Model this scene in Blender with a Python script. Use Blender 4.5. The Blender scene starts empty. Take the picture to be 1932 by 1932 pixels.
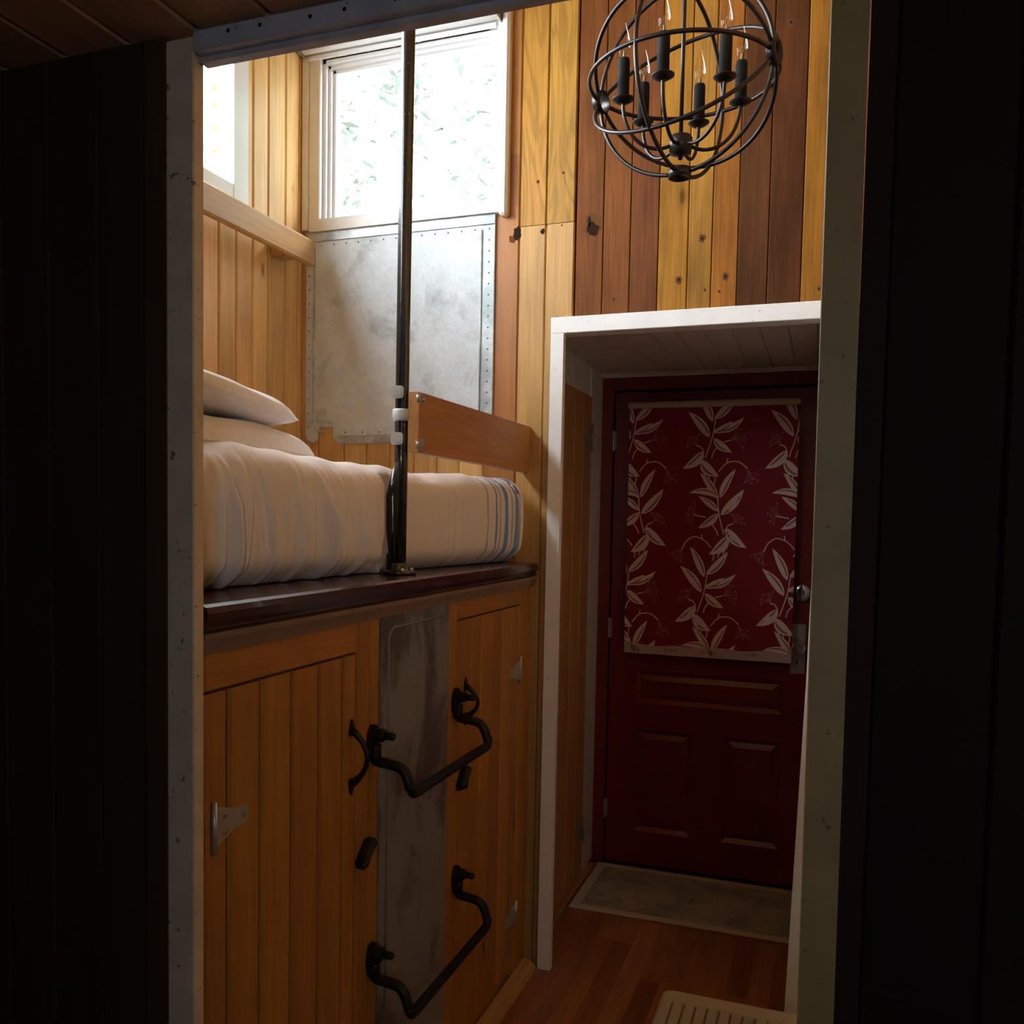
import bpy, math, random
from mathutils import Vector, Matrix

random.seed(7)
C = bpy.context.scene.collection
SC = bpy.context.scene

# ------------------------------------------------------------------ camera
F_PX, YAW, PITCH, ROLL, PX, PY, CAM_H = 1738.0, .3610, .0570, .0168, 905.0, 1078.0, 1.45


def cam_rows():
    cy, sy = math.cos(YAW), math.sin(YAW)
    cp, sp = math.cos(PITCH), math.sin(PITCH)
    cr, sr = math.cos(ROLL), math.sin(ROLL)
    r1 = Matrix(((cy, sy, 0), (-sy, cy, 0), (0, 0, 1)))
    r2 = Matrix(((1, 0, 0), (0, cp, -sp), (0, sp, cp)))
    m = Matrix(((1, 0, 0), (0, 0, -1), (0, 1, 0)))
    r3 = Matrix(((cr, -sr, 0), (sr, cr, 0), (0, 0, 1)))
    return r3 @ m @ r2 @ r1


RC = cam_rows()
RT = RC.transposed()


def at(x, y, X=None, Y=None, Z=None):
    """photo pixel -> point on the wall / floor plane X, Y or Z"""
    d = RT @ Vector(((x - PX) / F_PX, (y - PY) / F_PX, 1.0))
    if X is not None:
        t = X / d.x
    elif Y is not None:
        t = Y / d.y
    else:
        t = (Z - CAM_H) / d.z
    return Vector((0, 0, CAM_H)) + d * t


cam = bpy.data.cameras.new('camera')
cam.sensor_width = 36.0
cam.sensor_fit = 'HORIZONTAL'
cam.lens = F_PX / 1932 * 36
cam.shift_x = (966 - PX) / 1932
cam.shift_y = (PY - 966) / 1932
cam.clip_start = .02
cam.clip_end = 200
co = bpy.data.objects.new('camera', cam)
C.objects.link(co)
rot = Matrix((RT.col[0], -RT.col[1], -RT.col[2])).transposed().to_4x4()
co.matrix_world = Matrix.Translation((0, 0, CAM_H)) @ rot
SC.camera = co

# ------------------------------------------------------------------ world: bright overcast daylight
W_STRENGTH = 30.0
w = bpy.data.worlds.new('overcast_sky')
SC.world = w
w.use_nodes = True
bg = w.node_tree.nodes['Background']
bg.inputs['Color'].default_value = (.86, .945, 1.0, 1)
bg.inputs['Strength'].default_value = W_STRENGTH

vs = SC.view_settings
vs.view_transform = 'Standard'
vs.look = 'None'
vs.gamma = 1
vs.exposure = 0.62
vs.use_curve_mapping = False
SC.cycles.max_bounces = 12
SC.cycles.diffuse_bounces = 6
SC.cycles.glossy_bounces = 4
SC.cycles.transparent_max_bounces = 16
SC.cycles.sample_clamp_indirect = 6
SC.cycles.caustics_reflective = False
SC.cycles.caustics_refractive = False


def portal(name, loc, direction, sx, sy):
    l = bpy.data.lights.new(name, 'AREA')
    l.shape = 'RECTANGLE'
    l.size = sx
    l.size_y = sy
    l.cycles.is_portal = True
    o = bpy.data.objects.new(name, l)
    C.objects.link(o)
    o.location = loc
    o.rotation_euler = Vector(direction).to_track_quat('-Z', 'Z').to_euler()
    return o


# daylight openings (portals only steer sky sampling; the sky gives the light)
portal('daylight_opening', (-1.33, 2.93, 2.715), (0, -1, 0), .66, .62)
portal('daylight_opening', (-1.85, 1.84, 2.75), (1, 0, 0), 1.16, .66)
portal('daylight_opening', (-1.85, .45, 2.75), (1, 0, 0), 1.10, .66)
portal('daylight_opening', (.72, -1.33, 1.59), (0, 1, 0), .34, .26)


# ------------------------------------------------------------------ materials
def newmat(name):
    m = bpy.data.materials.new(name)
    m.use_nodes = True
    nt = m.node_tree
    return m, nt, nt.nodes['Principled BSDF']


def N(nt, t, **k):
    n = nt.nodes.new(t)
    for a, b in k.items():
        setattr(n, a, b)
    return n


def ramp(nt, stops, interp='LINEAR'):
    n = nt.nodes.new('ShaderNodeValToRGB')
    cr = n.color_ramp
    cr.interpolation = interp
    while len(cr.elements) < len(stops):
        cr.elements.new(.5)
    for e, (p, c) in zip(cr.elements, stops):
        e.position = p
        e.color = (c, c, c, 1) if isinstance(c, (int, float)) else (*c, 1)
    return n


def mixc(nt, a, b, fac, mode='MIX'):
    n = nt.nodes.new('ShaderNodeMix')
    n.data_type = 'RGBA'
    n.blend_type = mode
    n.clamp_factor = True
    for sock, v in ((n.inputs[0], fac), (n.inputs[6], a), (n.inputs[7], b)):
        if isinstance(v, (int, float)):
            sock.default_value = v
        elif isinstance(v, tuple):
            sock.default_value = (*v, 1)
        else:
            nt.links.new(v, sock)
    return n.outputs[2]


def noise(nt, vec, scale, detail=4, rough=.55, dist=0.0):
    n = N(nt, 'ShaderNodeTexNoise')
    n.inputs['Scale'].default_value = scale
    n.inputs['Detail'].default_value = detail
    n.inputs['Roughness'].default_value = rough
    n.inputs['Distortion'].default_value = dist
    if vec is not None:
        nt.links.new(vec, n.inputs['Vector'])
    return n.outputs['Fac']


def coords(nt, scale=(1, 1, 1), seed=False):
    tc = N(nt, 'ShaderNodeTexCoord')
    v = tc.outputs['Object']
    if seed:
        a = N(nt, 'ShaderNodeAttribute', attribute_name='seed')
        ad = N(nt, 'ShaderNodeVectorMath', operation='ADD')
        nt.links.new(v, ad.inputs[0])
        nt.links.new(a.outputs['Vector'], ad.inputs[1])
        v = ad.outputs[0]
    mp = N(nt, 'ShaderNodeMapping')
    mp.inputs['Scale'].default_value = scale
    nt.links.new(v, mp.inputs['Vector'])
    return mp.outputs[0]


def bump(nt, b, h, strength=.2, dist=.002):
    n = N(nt, 'ShaderNodeBump')
    n.inputs['Strength'].default_value = strength
    n.inputs['Distance'].default_value = dist
    nt.links.new(h, n.inputs['Height'])
    nt.links.new(n.outputs[0], b.inputs['Normal'])


def wood(name, axis=2, rough=.42, knots=True, contrast=1.0, spec=.35, stain=0.0, bumpy=.25, swirl=(9, .55, .6, 34, .10)):
    """board wood: colour comes from each board's own tone, grain runs along `axis`"""
    m, nt, b = newmat(name)
    s = [1, 1, 1]

    def sc(a, l):
        v = [a, a, a]
        v[axis] = l
        return tuple(v)
    tone = N(nt, 'ShaderNodeAttribute', attribute_name='tone').outputs['Color']
    v1 = coords(nt, sc(swirl[0], swirl[1]), True)
    cath = noise(nt, v1, 1.0, 2, .5, swirl[2])
    mul = N(nt, 'ShaderNodeMath', operation='MULTIPLY')
    mul.inputs[1].default_value = swirl[3]
    nt.links.new(cath, mul.inputs[0])
    sn = N(nt, 'ShaderNodeMath', operation='SINE')
    nt.links.new(mul.outputs[0], sn.inputs[0])
    r1 = ramp(nt, [(0, 1 - swirl[4] * contrast), (.55, 1.0), (1, 1.0)])
    mr = N(nt, 'ShaderNodeMapRange')
    mr.inputs[1].default_value = -1
    mr.inputs[2].default_value = 1
    nt.links.new(sn.outputs[0], mr.inputs[0])
    nt.links.new(mr.outputs[0], r1.inputs[0])
    fine = noise(nt, coords(nt, sc(170, 5), True), 1.0, 3, .6)
    r2 = ramp(nt, [(.25, 1 - .22 * contrast), (.75, 1 + .08 * contrast)])
    nt.links.new(fine, r2.inputs[0])
    big = noise(nt, coords(nt, sc(7, 2.2), True), 1.0, 3, .6)
    r3 = ramp(nt, [(.25, 1 - .20 * contrast - stain), (.6, 1.0), (1, 1.05)])
    nt.links.new(big, r3.inputs[0])
    c = mixc(nt, tone, r1.outputs[0], 1.0, 'MULTIPLY')
    c = mixc(nt, c, r2.outputs[0], 1.0, 'MULTIPLY')
    c = mixc(nt, c, r3.outputs[0], 1.0, 'MULTIPLY')
    if knots:
        vo = N(nt, 'ShaderNodeTexVoronoi', feature='F1')
        vo.inputs['Scale'].default_value = 1.0
        kv = coords(nt, sc(7.5, 2.7), True)
        nt.links.new(kv, vo.inputs['Vector'])
        kr = ramp(nt, [(.035, .32), (.06, .45), (.085, .88), (.15, 1.0)])
        nt.links.new(vo.outputs['Distance'], kr.inputs[0])
        # only some cells hold a knot
        sep = N(nt, 'ShaderNodeSeparateColor')
        nt.links.new(vo.outputs['Color'], sep.inputs[0])
        gt = N(nt, 'ShaderNodeMath', operation='GREATER_THAN')
        gt.inputs[1].default_value = .35
        nt.links.new(sep.outputs[0], gt.inputs[0])
        kc = mixc(nt, (1, 1, 1), kr.outputs[0], gt.outputs[0])
        c = mixc(nt, c, kc, 1.0, 'MULTIPLY')
    nt.links.new(c, b.inputs['Base Color'])
    b.inputs['Roughness'].default_value = rough
    b.inputs['Specular IOR Level'].default_value = spec
    bump(nt, b, fine, bumpy, .0012)
    return m


def paint(name, col, rough=.45, spots=(.25, .2, .15), amount=.0, var=.08, metal=0.0, bmp=.1, scale=18, coat=0.0):
    m, nt, b = newmat(name)
    v = coords(nt)
    n1 = noise(nt, v, scale, 5, .6)
    r = ramp(nt, [(.3, 1 - var), (.7, 1 + var * .4)])
    nt.links.new(n1, r.inputs[0])
    c = mixc(nt, tuple(col), r.outputs[0], 1.0, 'MULTIPLY')
    if amount > 0:
        n2 = noise(nt, v, 55, 4, .7)
        t = ramp(nt, [(.70 - amount, 0.0), (.73 - amount, 1.0)])
        nt.links.new(n2, t.inputs[0])
        c = mixc(nt, c, tuple(spots), t.outputs[0])
    nt.links.new(c, b.inputs['Base Color'])
    b.inputs['Roughness'].default_value = rough
    b.inputs['Metallic'].default_value = metal
    b.inputs['Coat Weight'].default_value = coat
    if bmp:
        bump(nt, b, noise(nt, v, 90, 3, .6), bmp, .001)
    return m


def galv(name, light, dark, lo=.42, hi=.6, scale=9, rough=.42, metal=.35, streak=(1, 1, 1)):
    m, nt, b = newmat(name)
    v = coords(nt, streak)
    big = noise(nt, v, scale * .55, 7, .68, .3)
    r = ramp(nt, [(lo, 1.0), (hi, 0.0)])
    nt.links.new(big, r.inputs[0])
    fine = noise(nt, v, scale * 9, 4, .7)
    r2 = ramp(nt, [(.3, .88), (.7, 1.06)])
    nt.links.new(fine, r2.inputs[0])
    mid = noise(nt, v, scale * 2, 4, .6)
    r3 = ramp(nt, [(.3, .9), (.7, 1.04)])
    nt.links.new(mid, r3.inputs[0])
    c = mixc(nt, light, dark, r.outputs[0])
    c = mixc(nt, c, r2.outputs[0], 1, 'MULTIPLY')
    c = mixc(nt, c, r3.outputs[0], 1, 'MULTIPLY')
    nt.links.new(c, b.inputs['Base Color'])
    b.inputs['Metallic'].default_value = metal
    b.inputs['Roughness'].default_value = rough
    bump(nt, b, fine, .08, .001)
    return m


def pane_mat(name, tint=(1, 1, 1), gloss=.07, edge=.5):
    m = bpy.data.materials.new(name)
    m.use_nodes = True
    nt = m.node_tree
    nt.nodes.clear()
    o = N(nt, 'ShaderNodeOutputMaterial')
    t = N(nt, 'ShaderNodeBsdfTransparent')
    t.inputs[0].default_value = (*tint, 1)
    g = N(nt, 'ShaderNodeBsdfGlossy')
    g.inputs['Roughness'].default_value = .03
    lw = N(nt, 'ShaderNodeLayerWeight')
    lw.inputs[0].default_value = .25
    mu = N(nt, 'ShaderNodeMath', operation='MULTIPLY_ADD')
    mu.inputs[1].default_value = edge
    mu.inputs[2].default_value = gloss
    nt.links.new(lw.outputs['Fresnel'], mu.inputs[0])
    mx = N(nt, 'ShaderNodeMixShader')
    nt.links.new(mu.outputs[0], mx.inputs[0])
    nt.links.new(t.outputs[0], mx.inputs[1])
    nt.links.new(g.outputs[0], mx.inputs[2])
    nt.links.new(mx.outputs[0], o.inputs[0])
    return m


def cloth(name, col, rough=.9, scale=120, bmp=.25, sheen=.0):
    m, nt, b = newmat(name)
    v = coords(nt)
    n1 = noise(nt, v, scale, 3, .6)
    r = ramp(nt, [(.3, .93), (.7, 1.03)])
    nt.links.new(n1, r.inputs[0])
    c = mixc(nt, col, r.outputs[0], 1, 'MULTIPLY')
    nt.links.new(c, b.inputs['Base Color'])
    b.inputs['Roughness'].default_value = rough
    b.inputs['Specular IOR Level'].default_value = .15
    b.inputs['Sheen Weight'].default_value = sheen
    bump(nt, b, n1, bmp, .001)
    return m


M = {}
M['pine'] = wood('varnished_pine', 2, .40)
M['pine_y'] = wood('varnished_pine_lengthwise', 1, .40)
M['old'] = wood('old_salvaged_boards', 2, .55, True, 1.5, .14, .22, .4, (11, .9, .8, 40, .08))
M['fir'] = wood('fir_with_bold_grain', 2, .42, False, 1.2, swirl=(13, 1.7, .9, 46, .22))
M['dark'] = wood('dark_stained_boards', 2, .7, False, 1.0, .15)
M['ceil'] = wood('stained_ceiling_planks', 1, .55, True, 1.0, .2)
M['floor'] = wood('laminate_floor', 1, .33, False, 1.6, .35, .05, .08)
M['white'] = paint('white_gloss_paint', (.86, .87, .86), .38, (.35, .3, .24), .02, .05)
M['winwhite'] = paint('window_white_paint', (.80, .81, .80), .4, (.4, .36, .3), .0, .04)
M['bright'] = paint('cool_white_vinyl', (.82, .85, .88), .35, var=.03)
M['dirty'] = paint('worn_cream_paint', (.70, .55, .40), .5, (.16, .12, .09), .06, .16)
M['olive'] = paint('worn_olive_paint', (.33, .215, .085), .55, (.10, .07, .04), .05, .2)
M['header'] = paint('chipped_blue_white_paint', (.50, .50, .58), .5, (.08, .06, .07), .03, .25, bmp=.5)
M['recess'] = paint('aged_white_boards', (.66, .58, .52), .5, (.10, .07, .05), .03, .12)
M['maroon'] = paint('maroon_gloss_paint', (.060, .018, .020), .22, (.16, .09, .09), .03, .3, coat=.4, bmp=.35)
M['mould'] = paint('brown_grey_moulding_paint', (.26, .17, .13), .5, var=.15)
M['red'] = paint('deep_red_gloss_paint', (.165, .011, .008), .30, var=.12, coat=.15, bmp=.05, scale=6)
M['galv'] = galv('galvanised_sheet', (.70, .79, .84), (.42, .49, .54), .33, .46, 9, .6, .12)
M['galvedge'] = galv('galvanised_rim', (.60, .66, .68), (.38, .44, .46), .42, .58, 14)
M['galvdark'] = galv('weathered_zinc', (.28, .265, .28), (.115, .095, .11), .42, .52, 8, .5, .3, (1, 1, .6))
M['steel'] = paint('zinc_hinge_steel', (.55, .52, .48), .4, metal=.7, var=.15)
M['rivet'] = paint('grey_rivet', (.22, .24, .26), .5, metal=.4)
M['chrome'] = paint('brushed_chrome', (.62, .66, .72), .18, metal=1.0, var=.05, bmp=0)
M['plate'] = paint('old_nickel_plate', (.40, .37, .33), .4, metal=.6, var=.2)
M['iron'] = paint('wrought_iron', (.022, .018, .016), .42, (.10, .05, .03), .05, .3, .6, .4)
M['black'] = paint('black_enamel', (.010, .011, .014), .24, (.35, .36, .38), .025, .2, 0, .5, 30, .6)
M['bronze'] = paint('dark_bronze', (.035, .030, .030), .38, metal=.7, var=.2, bmp=.1)
M['sleeve'] = cloth('black_candle_sleeve', (.012, .012, .013), .8, 90, .2)
M['plastic'] = paint('white_plastic', (.62, .68, .68), .35, var=.03, bmp=0)
M['rod'] = paint('cream_curtain_rod', (.55, .42, .34), .5, var=.05)
M['sheet2'] = cloth('pillow_cotton', (.88, .87, .89), .85, 90)
M['crim'] = cloth('crimson_satin', (.25, .016, .030), .55, 30, .3)
M['leafw'] = cloth('woven_leaf_cream', (.80, .64, .59), .6, 200)
M['leafd'] = cloth('woven_leaf_shade', (.30, .13, .13), .6, 200)
M['tend'] = cloth('woven_tendril_pink', (.36, .14, .15), .6, 200)
M['hem'] = cloth('cream_hem_cloth', (.55, .42, .40), .7, 120)
M['pane'] = pane_mat('window_glass')
M['knotl'] = cloth('knot_halo', (.13, .055, .018), 1, 60, .1)
M['knotd'] = cloth('knot_core', (.028, .012, .006), 1, 60, .1)
M['bulb'] = pane_mat('clear_bulb_glass', (.97, .95, .92), .012, .12)
M['fila'] = paint('bulb_filament_mount', (.30, .26, .2), .6, bmp=0)
M['trayr'] = paint('grey_rubber_tray', (.62, .58, .53), .45, var=.06)
M['trayg'] = paint('tray_groove', (.20, .18, .16), .6, var=.06)
M['sill'] = wood('oak_sill', 1, .45, False)
M['bark'] = paint('bark', (.42, .40, .36), .9)
M['leaf'] = paint('grey_green_foliage', (.090, .112, .098), .7, var=.2)  # mottled grey-green of the leaves and the hill
M['leaf2'] = paint('darker_foliage', (.080, .102, .086), .7, var=.2)
M['ground'] = paint('gravel_ground', (.14, .15, .12), .9, var=.2)
M['shed'] = wood('red_brown_siding', 0, .7, False)
M['blue'] = paint('blind_fabric', (.80, .84, .88), .6, var=.02)

# clear cut glass for the knob
m, nt, b = newmat('cut_glass')
b.inputs['Transmission Weight'].default_value = 1
b.inputs['Roughness'].default_value = .04
b.inputs['Base Color'].default_value = (.9, .95, .93, 1)
M['glass'] = m

# cotton sheet: white with a woven border of blue stripes at the foot end
m, nt, b = newmat('white_sheet_with_blue_stripes')
tc = N(nt, 'ShaderNodeTexCoord')
a_ = N(nt, 'ShaderNodeAttribute', attribute_name='seed')
sx = N(nt, 'ShaderNodeSeparateXYZ')
nt.links.new(a_.outputs['Vector'], sx.inputs[0])
mr = N(nt, 'ShaderNodeMapRange')
mr.inputs[1].default_value = 2.50
mr.inputs[2].default_value = 2.90
nt.links.new(sx.outputs['Y'], mr.inputs[0])
Wc, Bc, Gc = (.86, .80, .78), (.22, .36, .66), (.45, .44, .50)
st = [(0, Wc), (.10, Gc), (.125, Wc), (.24, Bc), (.27, Wc), (.31, Gc), (.335, Wc), (.40, Bc), (.46, Wc),
      (.52, Gc), (.545, Wc), (.60, Bc), (.66, Bc), (.70, Wc), (.78, Gc), (.80, Wc), (.86, Bc), (.89, Wc)]
rp = ramp(nt, st, 'CONSTANT')
nt.links.new(mr.outputs[0], rp.inputs[0])
nt.links.new(rp.outputs[0], b.inputs['Base Color'])
b.inputs['Roughness'].default_value = .9
b.inputs['Specular IOR Level'].default_value = .1
v_ = coords(nt, (1, 1, .35))
h_ = noise(nt, v_, 26, 5, .6, .4)
bump(nt, b, h_, .35, .006)
M['sheet'] = m

# faded door mat
m, nt, b = newmat('faded_woven_mat')
v_ = coords(nt)
n_ = noise(nt, v_, 7, 6, .7, .5)
r_ = ramp(nt, [(.30, (.22, .22, .21)), (.5, (.42, .38, .32)), (.62, (.52, .46, .39)), (.75, (.32, .31, .30))])
nt.links.new(n_, r_.inputs[0])
n2 = noise(nt, coords(nt, (1, 3, 1)), 30, 4, .7)
r2 = ramp(nt, [(.3, .7), (.7, 1.1)])
nt.links.new(n2, r2.inputs[0])
nt.links.new(mixc(nt, r_.outputs[0], r2.outputs[0], 1, 'MULTIPLY'), b.inputs['Base Color'])
b.inputs['Roughness'].default_value = .95
bump(nt, b, n2, .5, .002)
M['mat'] = m
M['matb'] = cloth('mat_border', (.58, .53, .46), .95, 200)


# ------------------------------------------------------------------ mesh helper
class MB:
    def __init__(s):
        s.v, s.f, s.mi, s.sm, s.tone, s.seed = [], [], [], [], [], []
        s.cur = (.5, .5, .5)
        s.sd = (0, 0, 0)
        s.m = 0

    def face(s, idx, smooth=False):
        s.f.append(tuple(idx))
        s.mi.append(s.m)
        s.sm.append(smooth)
        s.tone.append(s.cur)
        s.seed.append(s.sd)

    def add(s, pts, faces, smooth=False):
        o = len(s.v)
        s.v += [tuple(p) for p in pts]
        for f in faces:
            s.face([o + i for i in f], smooth)

    def box(s, x0, x1, y0, y1, z0, z1, c=0.0, mat=None, M4=None):
        """box, chamfered by c on all edges"""
        x0, x1 = min(x0, x1), max(x0, x1)
        y0, y1 = min(y0, y1), max(y0, y1)
        z0, z1 = min(z0, z1), max(z0, z1)
        if mat is not None:
            s.m = mat
        c = min(c, (x1 - x0) * .45, (y1 - y0) * .45, (z1 - z0) * .45)
        if c <= 0:
            P = [(x, y, z) for z in (z0, z1) for y in (y0, y1) for x in (x0, x1)]
            if M4:
                P = [M4 @ Vector(p) for p in P]
            s.add(P, [(0, 2, 3, 1), (4, 5, 7, 6), (0, 1, 5, 4), (2, 6, 7, 3), (0, 4, 6, 2), (1, 3, 7, 5)])
            return
        P, idx = [], {}
        for iz in (0, 1):
            for iy in (0, 1):
                for ix in (0, 1):
                    X, Y, Z = (x0, x1)[ix], (y0, y1)[iy], (z0, z1)[iz]
                    dx, dy, dz = (c, -c)[ix], (c, -c)[iy], (c, -c)[iz]
                    for k, p in enumerate(((X, Y + dy, Z + dz), (X + dx, Y, Z + dz), (X + dx, Y + dy, Z))):
                        idx[(ix, iy, iz, k)] = len(P)
                        P.append(p)
        Fc = []
        g = lambda a, b, c_, k: idx[(a, b, c_, k)]
        Fc += [(g(0, 0, 0, 0), g(0, 0, 1, 0), g(0, 1, 1, 0), g(0, 1, 0, 0)), (g(1, 0, 0, 0), g(1, 1, 0, 0), g(1, 1, 1, 0), g(1, 0, 1, 0))]
        Fc += [(g(0, 0, 0, 1), g(1, 0, 0, 1), g(1, 0, 1, 1), g(0, 0, 1, 1)), (g(0, 1, 0, 1), g(0, 1, 1, 1), g(1, 1, 1, 1), g(1, 1, 0, 1))]
        Fc += [(g(0, 0, 0, 2), g(0, 1, 0, 2), g(1, 1, 0, 2), g(1, 0, 0, 2)), (g(0, 0, 1, 2), g(1, 0, 1, 2), g(1, 1, 1, 2), g(0, 1, 1, 2))]
        for a in (0, 1):
            for b_ in (0, 1):
                Fc.append((g(a, b_, 0, 0), g(a, b_, 0, 1), g(a, b_, 1, 1), g(a, b_, 1, 0)))
                Fc.append((g(a, 0, b_, 0), g(a, 0, b_, 2), g(a, 1, b_, 2), g(a, 1, b_, 0)))
                Fc.append((g(0, a, b_, 1), g(0, a, b_, 2), g(1, a, b_, 2), g(1, a, b_, 1)))
                for c_ in (0, 1):
                    Fc.append((g(a, b_, c_, 0), g(a, b_, c_, 1), g(a, b_, c_, 2)))
        if M4:
            P = [M4 @ Vector(p) for p in P]
        s.add(P, Fc)

    def tube(s, pts, r, n=12, closed=False, cap=True, flat=1.0, up=None):
        pts = [Vector(p) for p in pts]
        k = len(pts)
        rs = r if isinstance(r, (list, tuple)) else [r] * k
        rings = []
        nrm = None
        for i, p in enumerate(pts):
            if closed:
                t = (pts[(i + 1) % k] - pts[i - 1]).normalized()
            else:
                t = (pts[min(i + 1, k - 1)] - pts[max(i - 1, 0)]).normalized()
            if nrm is None:
                a = Vector(up) if up else (Vector((0, 0, 1)) if abs(t.z) < .9 else Vector((1, 0, 0)))
                nrm = (a - t * a.dot(t)).normalized()
            else:
                nrm = (nrm - t * nrm.dot(t)).normalized()
            bn = t.cross(nrm)
            rings.append([p + (nrm * math.cos(q) + bn * math.sin(q) * flat) * rs[i] for q in [2 * math.pi * j / n for j in range(n)]])
        o = len(s.v)
        for rg in rings:
            s.v += [tuple(p) for p in rg]
        for i in range(k if closed else k - 1):
            a, b_ = o + i * n, o + ((i + 1) % k) * n
            for j in range(n):
                s.face((a + j, a + (j + 1) % n, b_ + (j + 1) % n, b_ + j), True)
        if cap and not closed:
            s.face([o + j for j in range(n)][::-1])
            s.face([o + (k - 1) * n + j for j in range(n)])

    def lathe(s, prof, org=(0, 0, 0), axis=(0, 0, 1), n=20, smooth=True, cap=True):
        """prof: (radius, height) pairs"""
        ax = Vector(axis).normalized()
        a = Vector((1, 0, 0)) if abs(ax.x) < .9 else Vector((0, 1, 0))
        u = (a - ax * a.dot(ax)).normalized()
        v = ax.cross(u)
        o0 = Vector(org)
        o = len(s.v)
        for r, h in prof:
            for j in range(n):
                q = 2 * math.pi * j / n
                s.v.append(tuple(o0 + ax * h + (u * math.cos(q) + v * math.sin(q)) * r))
        for i in range(len(prof) - 1):
            for j in range(n):
                s.face((o + i * n + j, o + i * n + (j + 1) % n, o + (i + 1) * n + (j + 1) % n, o + (i + 1) * n + j), smooth)
        if cap and prof[0][0] > 1e-5:
            s.face([o + j for j in range(n)][::-1])
        if cap and prof[-1][0] > 1e-5:
            s.face([o + (len(prof) - 1) * n + j for j in range(n)])

    def prism(s, poly, fn, t0, t1):
        """poly of (a,b); fn(a,b,t)->xyz"""
        n = len(poly)
        s.add([fn(a, b_, t0) for a, b_ in poly] + [fn(a, b_, t1) for a, b_ in poly],
              [tuple(range(n))[::-1], tuple(range(n, 2 * n))] + [(i, (i + 1) % n, n + (i + 1) % n, n + i) for i in range(n)])

    def grid(s, P, smooth=True, wrap=False):
        r, c = len(P), len(P[0])
        o = len(s.v)
        for row in P:
            s.v += [tuple(p) for p in row]
        for i in range(r - 1):
            for j in range(c - 1):
                s.face((o + i * c + j, o + i * c + j + 1, o + (i + 1) * c + j + 1, o + (i + 1) * c + j), smooth)
            if wrap:
                s.face((o + i * c + c - 1, o + i * c, o + (i + 1) * c, o + (i + 1) * c + c - 1), smooth)

    def build(s, name, mats, parent=None, origin=None):
        me = bpy.data.meshes.new(name)
        vv = s.v
        if origin is not None:
            ox, oy, oz = origin
            vv = [(x - ox, y - oy, z - oz) for x, y, z in vv]
        me.from_pydata(vv, [], s.f)
        if not isinstance(mats, (list, tuple)):
            mats = [mats]
        for k in mats:
            me.materials.append(M[k])
        me.polygons.foreach_set('material_index', s.mi)
        me.polygons.foreach_set('use_smooth', s.sm)
        at_ = me.color_attributes.new('tone', 'FLOAT_COLOR', 'CORNER')
        sd_ = me.attributes.new('seed', 'FLOAT_VECTOR', 'CORNER')
        ct, cs = [], []
        for f, t, q in zip(s.f, s.tone, s.seed):
            ct += [t[0], t[1], t[2], 1.0] * len(f)
            cs += list(q) * len(f)
        at_.data.foreach_set('color', ct)
        sd_.data.foreach_set('vector', cs)
        me.update()
        o = bpy.data.objects.new(name, me)
        C.objects.link(o)
        if parent is not None:
            o.parent = parent
            if origin is not None:
                o.location = Vector(origin) - parent_world(parent)
            else:
                o.location = -parent_world(parent)
        elif origin is not None:
            o.location = origin
        return o


def parent_world(p):
    v = Vector((0, 0, 0))
    while p is not None:
        v += p.location
        p = p.parent
    return v


def tag(o, label, cat, group=None):
    o['label'] = label
    o['category'] = cat
    if group:
        o['group'] = group
    return o


def thing(name, loc, label, cat, group=None):
    o = bpy.data.objects.new(name, None)
    C.objects.link(o)
    o.location = loc
    o.empty_display_size = .05
    return tag(o, label, cat, group)


def struct(o):
    o['kind'] = 'structure'
    return o


def jit(c, a=.08):
    k = 1 + random.uniform(-a, a)
    return (c[0] * k, c[1] * k * (1 + random.uniform(-a, a) * .3), c[2] * k * (1 + random.uniform(-a, a) * .4))


def board(mb, fn, u0, u1, w0, w1, col, t=.018, c=.004, g=.0008, mat=0):
    """tongue-and-groove board; fn(u, n, w) -> xyz with n towards the room"""
    mb.m = mat
    mb.cur = col
    mb.sd = (random.uniform(0, 40), random.uniform(0, 40), random.uniform(0, 40))
    poly = [(u0 + g, -t), (u1 - g, -t), (u1 - g, -c), (u1 - g - c, 0), (u0 + g + c, 0), (u0 + g, -c)]
    mb.prism(poly, lambda a, b_, w: fn(a, b_, w), w0, w1)


# ================================================================== STRUCTURE
PINE = (.62, .37, .135)
PINE_L = (.80, .50, .195)
XL, YF, XR, ZC = -1.74, 2.82, .55, 3.25
XC = -.88          # cabinet front
YN = 1.10          # partition between the near passage and this room

# ---- floor : laminate strips running away from the camera
mb = MB()
fl = lambda u, n, w_: (u, w_, n)
x = -1.70
row = 0
while x < 1.3:
    y = -1.35 - random.uniform(0, .5)
    while y < 3.9:
        L = random.uniform(.28, .62)
        base = random.choice([(.44, .19, .08), (.38, .145, .06), (.48, .22, .09), (.33, .12, .055), (.45, .19, .07)])
        board(mb, fl, x, x + .066, y, min(y + L, 3.9), jit(base, .1), .01, .0002, .0001)
        y += L
    x += .066
mb.m = 1
mb.box(-1.85, 1.35, -1.4, 3.95, -.08, -.010)
struct(mb.build('floor', ['floor', 'dark']))

# ---- far wall
mb = MB()
ff = lambda u, n, w_: (u, YF - n, w_)
wz0, wz1 = 2.44, 3.0      # window opening
wx0, wx1 = -1.669, -1.029
es = [-1.76, -1.675, -1.574, -1.488, -1.398, -1.308, -1.225, -1.145, -1.06]
for i in range(len(es) - 1):
    col = jit(PINE_L, .1)
    board(mb, ff, es[i], es[i + 1], 0, wz0, col)
    board(mb, ff, es[i], es[i + 1], wz1, ZC, col)
# left jamb strip beside the opening
board(mb, ff, -1.76, wx0, wz0, wz1, PINE_L)
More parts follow.
